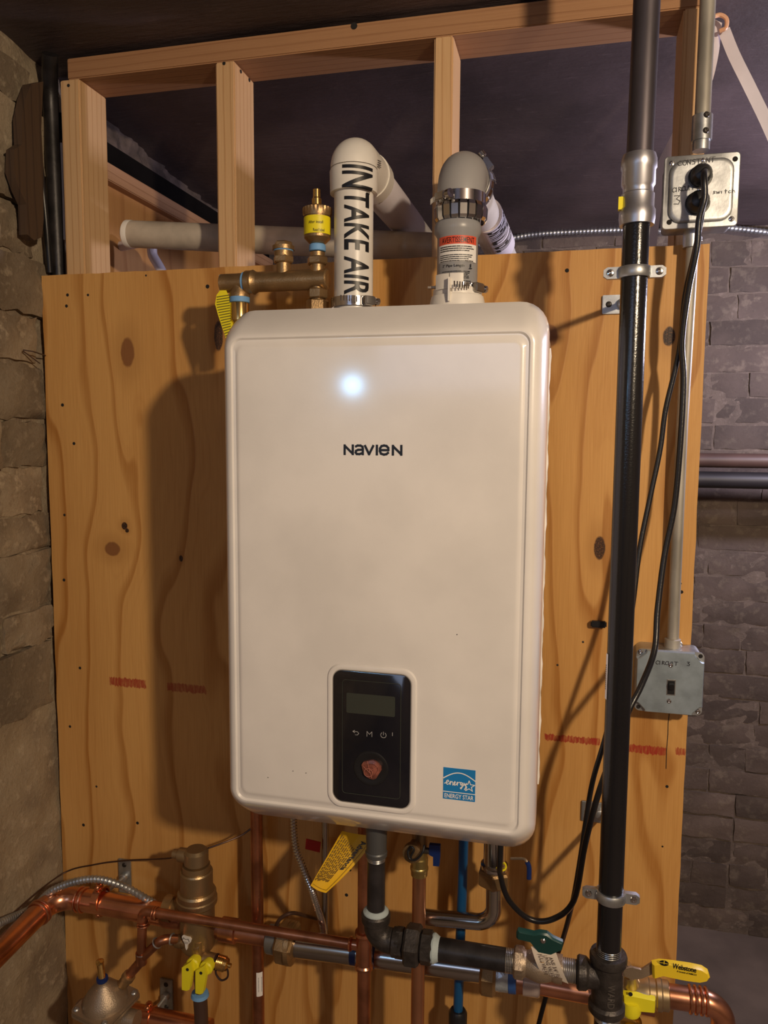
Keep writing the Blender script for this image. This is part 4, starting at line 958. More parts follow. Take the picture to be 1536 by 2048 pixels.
# ================================================================= CONDUITS AND BOXES
cyy = -.022
cnd = thing('steel_conduit', 'thin galvanised conduit running down the board to the switch box', 'conduit', P(1345, 1290, cyy))
bm = NB(); tube(bm, [P(1345, 1300, cyy), P(1351, 1150, cyy), P(1364, 850, cyy), P(1381, 560, cyy), P(1386, 470, cyy), P(1388, 440, cyy)], .0092, 22); obj('tube', bm, M_emt, cnd)
zz = zpx(1345, 1285, cyy); cx_ = P(1345, 1285, cyy).x
bm = NB(); lathe(bm, (cx_, cyy, zz-.012), (cx_+.0005, cyy, 9), [(0, .0095), (0, .0128), (.018, .0128), (.019, .0095)], 24); cn = obj('connector', bm, M_emt, cnd); screw(cn, (cx_+.013, cyy-.002, zz-.002), (1, -.5, 0), .0042, M_chrome)
q = P(1383, 480, cyy); bm = NB(); lathe(bm, (q.x, cyy, q.z-.012), (q.x, cyy, 9), [(0, .0095), (0, .0128), (.030, .0128), (.031, .0095)], 24); cn = obj('connector', bm, M_zinc, cnd); screw(cn, (q.x+.013, cyy-.004, q.z), (1, -.6, 0), .0042, M_chrome)
uc = thing('upper_conduit', 'grey conduit dropping from the ceiling into the receptacle box', 'conduit', P(1402, 300, -.03))
a = P(1402, 300, -.03)
bm = NB(); cyl(bm, (a.x, -.03, a.z), (a.x, -.03, cz(0)), .0115, 26); obj('tube', bm, M_emt, uc)
za, zb2 = zpx(1404, 283, -.03), zpx(1405, 232, -.03)
bm = NB(); lathe(bm, (a.x, -.03, za-.0), (a.x, -.03, 9), [(0, .0118), (0, .0150), (zb2-za, .0150), (zb2-za, .0118)], 26); lathe(bm, (a.x, -.03, zpx(1402, 302, -.03)), (a.x, -.03, 9), [(0, .0125), (.015, .0125)], 24); cn = obj('connector', bm, M_zinc, uc)
for y in (237, 268): screw(cn, (a.x+.004, -.0445, zpx(1405, y, -.03)), (.5, -1, .1), .0048, M_iron)
# receptacle box
def cover_box(nm, label, cpx, half, depth, Yf, parts):
    c = P(*cpx, Yf); t = thing(nm, label, 'box', (c.x, 0, c.z-half)); return c, t
c, rbx = cover_box('receptacle_box', 'square steel receptacle box with handwritten marks and two black plugs', (1402, 381), .0535, .06, -.058, None)
hb = .0520
bm = NB(); rings(bm, [[V(c.x+u*.96, Y, c.z+v*.96) for u, v in rrect(hb, hb, .008, 4)] for Y in (-.0005, -.052)]); obj('box_body', bm, M_zinc, rbx)
bm = NB(); rings(bm, [[V(c.x+u, Y, c.z+v) for u, v in rrect(a_, b_, r_, 6)] for a_, b_, r_, Y in ((hb+.0015, hb+.0015, .006, -.052), (hb+.0015, hb+.0015, .006, -.0545), (hb+.0005, hb+.0005, .005, -.0552))])
cv = obj('cover_rim', bm, M_zinc, rbx)
bm = NB(); oc = []
for a_, b_, Y in ((.0455, .046, -.0550), (.0450, .0455, -.0585), (.0430, .0435, -.0600), (.0395, .0400, -.0600)):
    rad = .0185 if Y > -.06 or a_ > .042 else .017
    oc.append([V(c.x+u, Y, c.z+v) for u, v in rrect(a_, b_, rad, 6)])
rings(bm, oc); obj('raised_cover', bm, M_zinc, cv)
for u, v, hol in ((-.043, .043, 0), (.046, .043, 1), (-.043, -.043, 1), (.045, -.043, 0)):
    if hol: bm = NB(); lathe(bm, V(c.x+u, -.0545, c.z+v), V(c.x+u, -9, c.z+v), [(0, .0042), (.0010, .0038), (.0012, .002)], 14); obj('screw_hole', bm, M_dark, cv)
    else: screw(cv, V(c.x+u, -.0545, c.z+v), (0, -1, 0), .0048, M_chrome)
screw(cv, V(c.x+.001, -.0600, c.z+.043), (0, -1, 0), .0036, M_chrome); screw(cv, V(c.x-.003, -.0600, c.z+.001), (0, -1, 0), .0030, M_chrome)
YC = -.0602
pens = NB()
def W(px, py, s_, glyphs, adv=1.15, rot=0, m=None):
    o = P(px, py, YC); f = fmap(o, V(math.cos(rot), 0, math.sin(rot)), V(-math.sin(rot), 0, math.cos(rot))); x = 0
    for g_ in glyphs:
        for st in HW.get(g_, []): stroke(pens, [(x+a*s_, b*s_) for a, b in st], .0009, f)
        x += adv*s_
HW = {'C': [[(.9, .85), (.5, 1), (.1, .6), (.1, .3), (.4, 0), (.85, .15)]], 'O': [[(.5, 1), (.1, .6), (.2, .1), (.6, 0), (.9, .4), (.8, .9), (.5, 1)]],
      'N': [[(.1, 0), (.15, 1), (.7, .05), (.8, 1)]], 'S': [[(.8, .9), (.4, 1), (.2, .7), (.7, .4), (.6, .05), (.1, .05)]], 'T': [[(0, 1), (.9, 1)], [(.45, 1), (.4, 0)]],
      'A': [[(.05, 0), (.45, 1), (.8, 0)], [(.2, .4), (.65, .4)]], 'I': [[(.3, 1), (.3, 0)]], 'R': [[(.1, 0), (.15, 1), (.7, .8), (.2, .5), (.8, 0)]], 'U': [[(.1, 1), (.15, .1), (.7, .05), (.8, 1)]],
      '3': [[(.1, .95), (.7, .95), (.35, .6), (.75, .35), (.6, .0), (.1, .05)]], 's': [[(.7, .6), (.3, .7), (.3, .4), (.7, .2), (.1, 0)]], 'w': [[(0, .6), (.2, 0), (.45, .5), (.65, 0), (.9, .6)]],
      'i': [[(.3, .6), (.3, 0)]], 't': [[(.35, 1), (.35, 0)], [(.1, .65), (.7, .65)]], 'c': [[(.7, .55), (.3, .6), (.1, .3), (.3, 0), (.7, .1)]], 'h': [[(.1, 1), (.1, 0)], [(.1, .4), (.5, .6), (.7, 0)]], ' ': []}
for a_ in ((1355, 332, .0072, 'CONSTANT', .92, .04), (1344, 385, .0064, 'CIRCUIT', .70, .08), (1346, 409, .013, '3'), (1425, 388, .0055, 'switch', .98, .0)):
    pens = NB(); W(*a_); obj('handwriting', pens, M_pen, cv)
# plugs and cords
def plug(px, py, r):
    q = P(px, py, -.075); t = NB(); q0 = V(q.x, -.060, q.z)
    lathe(t, q0, q0+V(.0, -1, 0), [(0, r*1.1), (.001, r*1.12), (.0015, r), (.016, r*.95), (.022, r*.70), (.024, r*.3)], 26); return t, q0
cordA = thing('power_cord', 'black power cord from the upper socket looping down to the boiler', 'cord', P(1405, 340, -.08))
t, qA = plug(1404, 347, .0155); obj('plug', t, M_blkplas, cordA)
cA = [qA+V(.004, -.018, .004), P(1408, 352, -.105), P(1409, 395, -.105), P(1398, 440, -.10), P(1393, 500, -.095), P(1377, 580, -.085), P(1364, 680, -.075), P(1367, 760, -.07), P(1361, 880, -.07), P(1349, 1010, -.07), P(1329, 1110, -.075), P(1315, 1220, -.09), P(1309, 1300, -.11), P(1283, 1370, -.15), P(1258, 1420, -.17), P(1228, 1500, -.18), P(1196, 1590, -.17), P(1170, 1690, -.16), P(1148, 1800, -.15), P(1106, 1838, -.15), P(1060, 1838, -.15), P(1018, 1800, -.16), P(1001, 1750, -.17), P(1000, 1718, -.19), V(P(1003, 1690, -.19).x, -.19, bz0+.004)]
bm = NB(); tube(bm, smooth_path(cA, 7), .0046, 12); obj('cable', bm, M_cord, cordA)
cordB = thing('pump_power_cord', 'black power cord from the lower socket hanging down past the gas pipe', 'cord', P(1397, 400, -.08))
t, qB = plug(1398, 401, .0160); obj('plug', t, M_blkplas, cordB)
cB = [qB+V(.004, -.020, 0), P(1405, 405, -.098), P(1402, 440, -.092), P(1388, 510, -.080), P(1370, 590, -.072), P(1361, 680, -.064), P(1350, 740, -.06), P(1331, 820, -.06), P(1320, 900, -.06), P(1299, 1000, -.065), P(1279, 1100, -.075), P(1264, 1220, -.09), P(1240, 1350, -.12), P(1212, 1470, -.14), P(1186, 1560, -.14), P(1172, 1640, -.13), P(1160, 1720, -.12), P(1146, 1800, -.11), P(1128, 1870, -.085), P(1108, 1930, -.070), P(1094, 1985, -.068), P(1082, 2030, -.070), P(1070, 2080, -.07)]
bm = NB(); tube(bm, smooth_path(cB, 7), .0040, 12); obj('cable', bm, M_cord, cordB)
# switch box
c2 = P(1339, 1366, -.058); sb = thing('switch_box', 'square steel box with black toggle switch, hand marked circuit 3', 'switch', (c2.x, 0, c2.z-.05)); hs_ = .0515
bm = NB(); rings(bm, [[V(c2.x+u, Y, c2.z+v) for u, v in rrect(hs_*q_, hs_*q_, .010, 5)] for Y, q_ in ((-.0003, .965), (-.050, .965))]); bo_ = obj('box_body', bm, M_zinc, sb)
bm = NB(); q = .012
pts = []
h_ = hs_
for sx_, sz_ in ((1, 1), (-1, 1), (-1, -1), (1, -1)):
    tri = [(h_, h_-q*1.25), (h_-q*.3, h_-q*1.2), (h_-q*1.2, h_-q*.3), (h_-q*1.25, h_)]
    if sx_*sz_ < 0: tri = tri[::-1]
    pts += [(sx_*a, sz_*b) for a, b in tri]
rings(bm, [[V(c2.x+u*k_, Y, c2.z+v*k_) for u, v in pts] for Y, k_ in ((-.050, 1.0), (-.0565, .99), (-.0582, .965))]); cvr = obj('switch_cover', bm, M_bluesteel, sb, label='bluish zinc cover')
bm = NB(); rings(bm, [[V(c2.x+u, Y, c2.z+v) for u, v in rrect(hs_, hs_, .008, 5)] for Y in (-.050, -.0518)]); obj('corner_ears', bm, M_zinc, bo_)
for u, v, hol in ((-.0455, .0455, 0), (.0455, .0455, 1), (-.0455, -.0455, 1), (.0455, -.0455, 0)):
    if hol: bm = NB(); lathe(bm, V(c2.x+u, -.0515, c2.z+v), V(c2.x+u, -9, c2.z+v), [(0, .0036), (.0006, .0032), (.0008, .001)], 14); obj('screw_hole', bm, M_dark, bo_)
    else: screw(bo_, V(c2.x+u, -.0515, c2.z+v), (0, -1, 0), .0045, M_chrome)
for v in (.029, -.030): screw(cvr, V(c2.x+.0005, -.0580, c2.z+v), (0, -1, 0), .0042, M_chrome)
qs = P(1342, 1375, -.0585); bm = NB(); box(bm, qs, (.0115, .0012, .023), bev=.0004); box(bm, qs+V(0, -.003, .003), (.0085, .008, .010), Matrix.Rotation(.35, 3, 'X'), bev=.001); obj('toggle', bm, M_blkplas, cvr)
bm = NB(); box(bm, qs+V(0, .0004, 0), (.0135, .0014, .026), bev=.0003); obj('toggle_frame', bm, M_thread, cvr)
pens = NB(); YC = -.0584; W(1311, 1328, .0058, 'CIRCUIT', .82, 0); obj('handwriting', pens, M_pen, cvr); pens = NB(); W(1373, 1331, .0062, '3', 1, 0); obj('handwriting', pens, M_pen, cvr)
# armoured cable along the ceiling and wall pipes at right
def armoured(name, label, pts, r, pitch, m, n=6, depth=.0012, parent=None):
    p = smooth_path(pts, n); L_ = [0]
    for i in range(1, len(p)): L_.append(L_[-1]+(p[i]-p[i-1]).length)
    tot = L_[-1]; N = int(tot/pitch*3); q, rr_ = [], []; j = 0
    for i in range(N+1):
        s = tot*i/N
        while j < len(L_)-2 and L_[j+1] < s: j += 1
        t = (s-L_[j])/max(1e-9, L_[j+1]-L_[j]); q.append(p[j].lerp(p[j+1], t)); rr_.append(r+(depth if i % 3 == 1 else 0 if i % 3 == 2 else -depth*.3))
    bm = NB(); tube(bm, q, rr_, 12)
    if parent: return obj(name, bm, m, parent)
    return tag(obj(name, bm, m, loc=pts[0]), label, 'cable')
armoured('armoured_cable', 'armoured cable clipped along the top of the back brick wall', [P(880, 505, WB-.04), P(1020, 477, WB-.04), P(1090, 467, WB-.04), P(1240, 460, WB-.04), P(1320, 462, WB-.04), P(1400, 452, WB-.04), P(1470, 457, WB-.04), P(1560, 466, WB-.04), P(1640, 462, WB-.04)], .0085, .011, M_zinc)
Yq = .98
bm = NB(); a, b = P(1330, 921, Yq), P(1700, 921, Yq); cyl(bm, (1.1, Yq, P(1450, 921, Yq).z), (2.3, Yq, P(1450, 921, Yq).z+.0), hw(1450, 921, Yq, 31), 26)
tag(obj('brown_wall_pipe', bm, mat('brown_pipe', (.085, .048, .038), .5, var=.2), loc=(1.1, Yq, P(1450, 921, Yq).z)), 'brown horizontal pipe on the back brick wall, upper of two', 'pipe')
bm = NB(); cyl(bm, (1.1, Yq, P(1450, 960, Yq).z), (2.3, Yq, P(1450, 960, Yq).z), hw(1450, 960, Yq, 36), 26)
tag(obj('black_wall_pipe', bm, mat('blackish_pipe', (.02, .018, .02), .5, var=.2), loc=(1.1, Yq, P(1450, 960, Yq).z)), 'black horizontal pipe on the back brick wall, lower of two', 'pipe')
# milky strap looped over the stud end
stp = thing('milky_plastic_strap', 'milky plastic strap hung in a loop beside the upper conduit', 'strap', P(1445, 40, .03))
def band(pts, w_, wdir, th=.0012):
    bm = NB(); p = smooth_path(pts, 8); wd = Vector(wdir).normalized()*w_/2
    a_ = [bm.verts.new(q-wd) for q in p]; b_ = [bm.verts.new(q+wd) for q in p]
    for i in range(len(p)-1): bm.faces.new((a_[i], a_[i+1], b_[i+1], b_[i]))
    bmesh.ops.solidify(bm, geom=bm.faces[:], thickness=th); return bm
obj('left_tail', band([P(1432, 40, .112), P(1424, 110, .115), P(1404, 180, .116), P(1352, 280, .116), P(1322, 345, .116), P(1310, 420, .116), P(1300, 500, .12)], .022, (.85, 0, -.5)), M_strap, stp)
obj('right_tail', band([P(1448, 60, .112), P(1468, 110, .10), P(1500, 175, .09), P(1536, 250, .08), P(1570, 330, .07)], .019, (.9, 0, .42)), M_strap, stp)
bm = NB(); tube(bm, smooth_path([P(1424, 35, .09), P(1440, 30, .09), P(1453, 38, .09), P(1452, 55, .095), P(1440, 62, .10)]), .0035, 8); obj('loop_top', bm, mat('orange_loop', (.70, .42, .28), .4), stp)

# ================================================================= PLUMBING at the bottom
def ring_bead(bm, c, ax, R, r=.0017): return torus(bm, c, ax, R, r, 28, 8)
# --- copper risers under the boiler
def cu_riser(px, py0, Y, r, label, name='copper_riser', mat_=M_copd, ztop=None):
    q = P(px, py0, Y); return q
yc1 = -.150
q1 = P(728, 1700, yc1); x1 = P(728, 1950, yc1).x
r1 = thing('copper_riser', 'copper pipe with a pressed tee dropping left of the black gas elbow', 'pipe', (x1, yc1, FZ))
bm = NB(); cyl(bm, (x1, yc1, FZ), (x1, yc1, bz0+.012), .0112, 26); obj('tube', bm, M_copd, r1)
zt0, zt1_ = zpx(728, 1865, yc1), zpx(727, 1932, yc1)
bm = NB(); L_ = zt0-zt1_; lathe(bm, (x1, yc1, zt1_), (x1, yc1, 9), [(-.004, .0125), (-.003, .0152), (.002, .0158), (.005, .0135), (L_*.3, .0140), (L_*.7, .0140), (L_-.006, .0135), (L_-.002, .0158), (L_+.003, .0152), (L_+.004, .0125)], 28)
thz = zpx(700, 1887, yc1)
lathe(bm, (x1, yc1, thz), (-9, yc1, thz), [(0, .009), (.020, .0092), (.021, .0115), (.025, .0115), (.026, .0088)], 22); obj('press_tee', bm, M_cop, r1)
x2 = P(836, 1950, -.15).x
r2 = thing('plain_copper_riser', 'plain copper pipe with brass union below the blue handled valve', 'pipe', (x2, -.15, FZ))
zc = zpx(835, 1750, -.15)
bm = NB(); cyl(bm, (x2, -.15, FZ), (x2, -.15, zc+.01), .0112, 26); obj('tube', bm, mat('satin_copper', (.56, .27, .15), .35, .9, var=.15), r2)
bm = NB(); zc1 = zpx(835, 1700, -.15); L_ = zc1-zc
lathe(bm, (x2, -.15, zc), (x2, -.15, 9), [(0, .0115), (.001, .0135), (L_*.22, .0140), (L_*.26, .0150), (L_*.34, .0150), (L_*.38, .0138), (L_*.7, .0142), (L_*.74, .0125), (L_, .0130)], 28); obj('brass_union', bm, mat('yellow_brass', (.55, .42, .16), .35, .9, var=.15), r2)
bv = thing('isolation_valve', 'brass isolation valve with dark blue handle under the boiler centre', 'valve', (x2, -.15, zc1))
bm = NB(); lathe(bm, (x2, -.15, zc1), (x2, -.15, 9), [(0, .011), (.012, .013), (bz0-zc1+.006, .012)], 24); q = P(826, 1703, -.18); lathe(bm, q+V(0, .022, 0), q+V(0, -1, 0), [(0, .010), (.020, .010), (.020, .0155), (.030, .0155), (.031, .010)], 24); obj('body', bm, M_brass, bv)
bm = NB(); q = P(866, 1703, -.155); cyl(bm, (x2+.008, -.155, q.z), (q.x, -.155, q.z), .005, 14); obj('stem', bm, M_iron, bv)
bm = NB(); a, b = P(868, 1692, -.16), P(874, 1733, -.16); pts = [(858, 1697), (858, 1690), (880, 1692), (880, 1712), (878, 1733), (866, 1732), (866, 1714), (858, 1710)]
rings(bm, [[P(x, y, -.16) for x, y in pts], [P(x, y, -.16)+V(0, .008, 0) for x, y in pts]]); obj('handle', bm, M_dblue, bv, label='dark blue handle')
bm = NB(); tube(bm, smooth_path([P(822, 1692, -.19), P(816, 1704, -.195), P(820, 1718, -.197), P(832, 1719, -.197), P(845, 1705, -.195), P(849, 1690, -.19)]), .0019, 8); tube(bm, smooth_path([P(818, 1702, -.194), P(823, 1694, -.196), P(828, 1700, -.197), P(822, 1712, -.197), P(822, 1720, -.197)]), .0017, 8); obj('cap_strap', bm, M_blkplas, bv)
# far-left copper riser with barcode
x3 = P(517, 1950, -.06).x
r3 = thing('labelled_copper_riser', 'copper pipe with white barcode sticker behind the thin copper line', 'pipe', (x3, -.06, FZ))
bm = NB(); tube(bm, fillet([V(x3, -.06, FZ), V(x3-.001, -.06, .885), V(.580, -.07, .885), V(.580, -.07, bz0+.02)], .03, 8), .0112, 26); obj('tube', bm, M_copd, r3)
f = cmap(V(x3, -.06, zpx(523, 1962, -.06)), (0, 0, 1), V(.55, -.85, 0), .0114)
lb = obj('barcode_sticker', patch(f, -.024, .024, -.006, .006, .0114, 8, .0003), M_white, r3); bm = NB()
for i in range(10): stroke(bm, [(-.014+i*.003, -.004), (-.014+i*.003, .002)], .0015, lambda u, v, d=0: f(u, v, .0006))
obj('barcode', bm, M_ink, lb)
# blue PEX
xp = P(918, 1900, -.068).x
bp_ = thing('blue_water_pipe', 'blue plastic water pipe dropping behind the stainless header', 'pipe', (xp, -.068, FZ))
bm = NB(); tube(bm, [V(xp+.006, -.068, bz0+.01), V(xp+.004, -.068, .75), V(xp+.001, -.068, .6), V(xp-.001, -.068, .40), V(xp-.002, -.068, FZ)], .0085, 22); obj('tube', bm, M_pex, bp_)
bm = NB(); z_ = zpx(918, 2030, -.068); lathe(bm, (xp, -.068, z_-.03), (xp, -.068, 9), [(0, .012), (0, .0165), (.034, .0165), (.040, .013), (.040, .0088)], 24); obj('coupling', bm, M_blkplas, bp_)
# stainless condensate / water tube
ss = thing('stainless_tube', 'bent stainless tube with brass nut under the right of the boiler', 'pipe', P(985, 1770, -.15))
ys_ = -.112
pth = fillet([P(846, 1833, ys_-.0), P(870, 1836, ys_), P(988, 1846, ys_), V(P(988, 1780, ys_).x, ys_, P(988, 1780, ys_).z), V(P(988, 1780, ys_).x, ys_, zpx(988, 1752, ys_))], .035, 12)
pth[0] = P(832, 1831, ys_)
bm = NB(); tube(bm, pth, .0132, 26); obj('tube', bm, M_ss, ss)
xn = P(988, 1760, ys_).x; zn0, zn1 = zpx(988, 1768, ys_), zpx(988, 1738, ys_)
bm = NB(); hexn(bm, (xn, ys_, zn0), (xn, ys_, zn1), .0275, rot=.5); nt_ = obj('union_nut', bm, M_brass, ss)
bm = NB(); lathe(bm, (xn, ys_, zn1-.001), (xn, ys_, 9), [(0, .0205), (.004, .0225), (.010, .0225), (.012, .018), (bz0-zn1+.006, .018)], 28); obj('union_tail', bm, M_chrome, ss)
bm = NB(); torus(bm, (xn+.012, ys_-.012, zn1+.014), (.2, -.6, 1), .008, .0016, 20, 6); obj('yellow_washer', bm, M_yel2, ss, label='yellow ring')
iv = thing('small_blue_valve_lever', 'thin dark blue lever handle below the boiler lower right corner', 'lever', P(1058, 1735, -.16))
bm = NB(); tube(bm, smooth_path([P(1022, 1717, -.15), P(1048, 1718, -.16), P(1056, 1728, -.165)]), .0022, 8); obj('arm', bm, M_bronze, iv)
bm = NB(); tube(bm, smooth_path([P(1054, 1724, -.165), P(1058, 1735, -.165), P(1058, 1758, -.165)]), .0038, 10, flat=.7); obj('grip', bm, M_dblue, iv)
# steel rod / thin pipe behind yellow tag, and flexible cable
xr = P(650, 1800, -.06).x
bm = NB(); cyl(bm, (xr, -.06, zpx(650, 1868, -.06)-.05), (xr, -.06, bz0+.03), .0065, 16); tag(obj('thin_steel_tube', bm, M_ss, loc=(xr, -.06, .7)), 'thin bright steel tube behind the yellow warning tag', 'pipe')
armoured('flexible_conduit', 'ribbed silver cable coming down from the boiler bottom left', [V(P(584, 1640, -.16).x, -.16, bz0+.01), P(589, 1680, -.17), P(604, 1730, -.17), P(622, 1775, -.16), P(634, 1812, -.14), P(645, 1850, -.11), P(648, 1880, -.10)], .0052, .0052, M_chrome, 8, .0011)
# yellow warning tag
yt = thing('yellow_warning_tag', 'large yellow printed warning tag hanging diagonally below the boiler', 'tag', P(720, 1680, -.20))
yA, yB, yC, yD = V(*P(684, 1662, -.19)), V(*P(757, 1672, -.20)), P(652, 1786, -.235), P(621, 1771, -.235)
bm = NB(); n = 14; g = []
for i in range(n+1):
    t = i/n; r = []
    for j in range(7):
        s = j/6; p = yA.lerp(yD, t).lerp(yB.lerp(yC, t), s)
        p += V(0, -.004*math.sin(PI*t)-.003*math.sin(PI*s), .004*math.sin(PI*t)*(-s))
        r.append(bm.verts.new(p))
    g.append(r)
for i in range(n):
    for j in range(6): bm.faces.new((g[i][j], g[i+1][j], g[i+1][j+1], g[i][j+1]))
bmesh.ops.solidify(bm, geom=bm.faces[:], thickness=.0006); obj('card', bm, M_yel, yt)
def ymap(t, s, lift=.003):
    p = yA.lerp(yD, t).lerp(yB.lerp(yC, t), s); return p+V(0, -.004*math.sin(PI*t)-.003*math.sin(PI*s)-lift, .004*math.sin(PI*t)*(-s))
bm = NB(); 
def yst(pts, w_):
    for (t0, s0), (t1, s1) in zip(pts, pts[1:]):
        N = 4
        for i in range(N):
            a = ymap(t0+(t1-t0)*i/N, s0+(s1-s0)*i/N); b = ymap(t0+(t1-t0)*(i+1)/N, s0+(s1-s0)*(i+1)/N); d = (b-a).normalized(); up = d.cross(V(0, -1, 0)).normalized()*w_/2
            bm.faces.new([bm.verts.new(q) for q in (a-up, b-up, b+up, a+up)])
for j in range(9):
    s = .08+j*.066; t = .04 + (0.02*j)
    while t < .84-.012*j:
        L_ = rl.uniform(.03, .09); yst([(t, s), (min(t+L_, .86), s)], .0011); t += L_+.015
yst([(0.02, .88), (.93, .88), (.93, .06)], .0005)
obj('printed_lines', bm, mat('brown_print', (.16, .09, .01), .6), yt)
bt = text_bm('Advertencia', .0105, bold=.02, width=.070)
for v in bt.verts:
    t = .31+v.co.x/.150; s = .745+v.co.y/.060; v.co = ymap(t, s, .0034)
obj('tag_lettering', bt, M_ink, yt)
bm = NB(); q = P(626, 1691, -.07); box(bm, q, (.028, .0012, .020), Matrix.Rotation(.1, 3, 'Y')); tag(obj('small_red_tag', bm, M_redtag, loc=q), 'small dark red tag hanging behind the ribbed cable', 'tag')
# --- stainless header with brass nuts
yh = -.105
ha, hb_ = P(560, 1881, yh), P(962, 1938, yh); hz = (ha.z+hb_.z)/2
hd_ = (hb_-ha).normalized()
hdr = thing('stainless_header', 'thick polished stainless pipe running across between brass nuts', 'pipe', (ha+hb_)/2)
rh_ = .0215
bm = NB(); cyl(bm, P(592, 1889, yh), hb_+hd_*.006, rh_, 36); obj('tube', bm, M_ss, hdr)
a = P(557, 1880, yh); b = P(592, 1888, yh)
bm = NB(); hexn(bm, a, b, .0365, rot=.35); lathe(bm, b-hd_*.012, b+hd_, [(0, .0365), (.008, .036), (.012, .026), (.014, .022)], 30); obj('left_nut', bm, M_brass, hdr)
bm = NB(); lathe(bm, a-hd_*.020, a+hd_, [(0, .022), (.002, .0245), (.020, .0255)], 28); obj('grey_tail', bm, mat('grey_tail', (.25, .25, .24), .4, .7), hdr)
a = P(962, 1938, yh); b = P(994, 1944, yh)
bm = NB(); hexn(bm, a, b, .038, rot=.35); obj('right_nut', bm, M_brass, hdr)
bm = NB(); lathe(bm, b-hd_*.002, b+hd_*9, [(0, .0285), (.006, .0290), (.010, .0285), (.030, .0280), (.034, .026)], 32); obj('taped_coupling', bm, mat('taped', (.40, .45, .50), .25, .5, bump=.6, bscale=120, var=.2), hdr)
bm = NB(); lathe(bm, b+hd_*.020, b+hd_*9, [(0, .0280), (.001, .0290), (.012, .0286), (.013, .027)], 32); obj('blue_thread_tape', bm, mat('deep_blue_tape', (.03, .09, .30), .5), hdr, label='blue tape ring')
for px0, px1 in ((704, 716), (741, 753)):
    a = P(px0, 1903+(px0-704)*.14, yh); b = P(px1, 1903+(px1-704)*.14, yh); bm = NB(); lathe(bm, a, b, [(0, rh_+.0002), (.0003, rh_+.0005), ((b-a).length, rh_+.0005), ((b-a).length+.0003, rh_)], 36, cap=False); obj('blue_mark', bm, M_dblue, hdr, label='blue band')
cl_ = thing('copper_return_line', 'wide copper pipe between the taped coupling and the iron tee', 'pipe', P(1100, 1970, yh))
a = P(1030, 1957, yh); b = P(1180, 1985, yh); d_ = (b-a).normalized()
bm = NB(); cyl(bm, a-d_*.01, b+d_*.10, .0178, 32); obj('tube', bm, M_cop, cl_)
bm = NB(); lathe(bm, a-d_*.008, b, [(0, .021), (.010, .022), (.034, .0205), (.045, .0195), (.048, .0180)], 30); obj('socket', bm, M_cop, cl_)
bm = NB(); lathe(bm, a+d_*.014, b, [(0, .0225), (.001, .0232), (.026, .0222), (.028, .0205)], 30); obj('clear_label', bm, mat('label_film', (.52, .42, .38), .15, .3, coat=.5), cl_)
# --- brass valve with long yellow handle
yw = -.135
wv = thing('long_handle_valve', 'brass ball valve with long yellow lettered handle right of the iron tee', 'valve', P(1260, 1985, yw))
a = P(1200, 1972, yw); b = P(1338, 1992, yw); d_ = (b-a).normalized(); L_ = (b-a).length
bm = NB(); lathe(bm, a, b, [(0, .016), (L_*.40, .0185), (L_*.62, .0235), (L_*.70, .0235), (L_*.72, .0215), (L_*.80, .0215), (L_*.82, .0240), (L_*.88, .0240), (L_*.90, .0222), (L_*.985, .0222), (L_, .0195)], 32)
q = P(1262, 1963, yw-.02); lathe(bm, P(1262, 1985, yw), P(1259, 1930, yw-.012), [(0, .017), (.022, .0145), (.032, .0125), (.038, .0120)], 26); obj('body', bm, mat('satin_brass', (.55, .42, .24), .3, .9), wv)
up = (P(1259, 1930, yw-.012)-P(1262, 1985, yw)).normalized()
bm = NB(); q = P(1257, 1945, yw-.014); hexn(bm, q, q+up*.012, .0085, rot=.2); cyl(bm, q, q+up*.018, .0045, 12); hn = obj('stem_nut', bm, M_chrome, wv)
yl = yw-.022
def lever(pts, th, m, name, parent, Y=yl, label=None, puff=.0):
    bm = NB(); A_ = [P(x, y, Y) for x, y in pts]; c_ = sum(A_, Vector())/len(A_)
    rings(bm, [[c_+(p-c_)*.96 for p in A_], A_, [p+V(0, -th*.7, 0) for p in A_], [c_+(p-c_)*.93+V(0, -th, 0) for p in A_]][::1]); return obj(name, bm, m, parent, label=label)
lever([(1244, 1935), (1262, 1931), (1282, 1936), (1304, 1922), (1310, 1944), (1284, 1955), (1262, 1957), (1247, 1950)], .004, M_bronze, 'lever_plate', wv)
hpts = [(1303, 1920), (1318, 1917), (1345, 1920), (1380, 1925), (1403, 1930), (1415, 1938), (1418, 1947), (1414, 1953), (1400, 1956), (1370, 1952), (1340, 1946), (1322, 1942), (1304, 1947)]
hdl = lever(hpts, .012, M_yelh, 'lever_grip', wv, yl-.002, label='yellow vinyl grip')
o_ = P(1366, 1935, yl-.0145); dU = (P(1400, 1943, yl-.0145)-P(1330, 1929, yl-.0145)).normalized(); fw = fmap(o_, dU, V(0, 0, 1)-dU*dU.z)
put_text('grip_lettering', 'Webstone', .0085, lambda u, v, d=0: fw(u+.002, v, .0004), M_ink, hdl, width=.034, bold=.025)
put_text('grip_small_lettering', 'A brand of NIBCO', .0028, lambda u, v, d=0: fw(u+.006, v-.0075, .0004), M_ink, hdl, width=.028, bold=.02)
bm = NB(); oc_ = P(1328, 1926, yl-.0145); fq = fmap(oc_, dU, V(0, 0, 1)-dU*dU.z)
bm.faces.new([bm.verts.new(fq(.0068*math.cos(a), .0045*math.sin(a), .0004)) for a in [2*PI*i/24 for i in range(24)]]); obj('emblem', bm, M_ink, hdl)
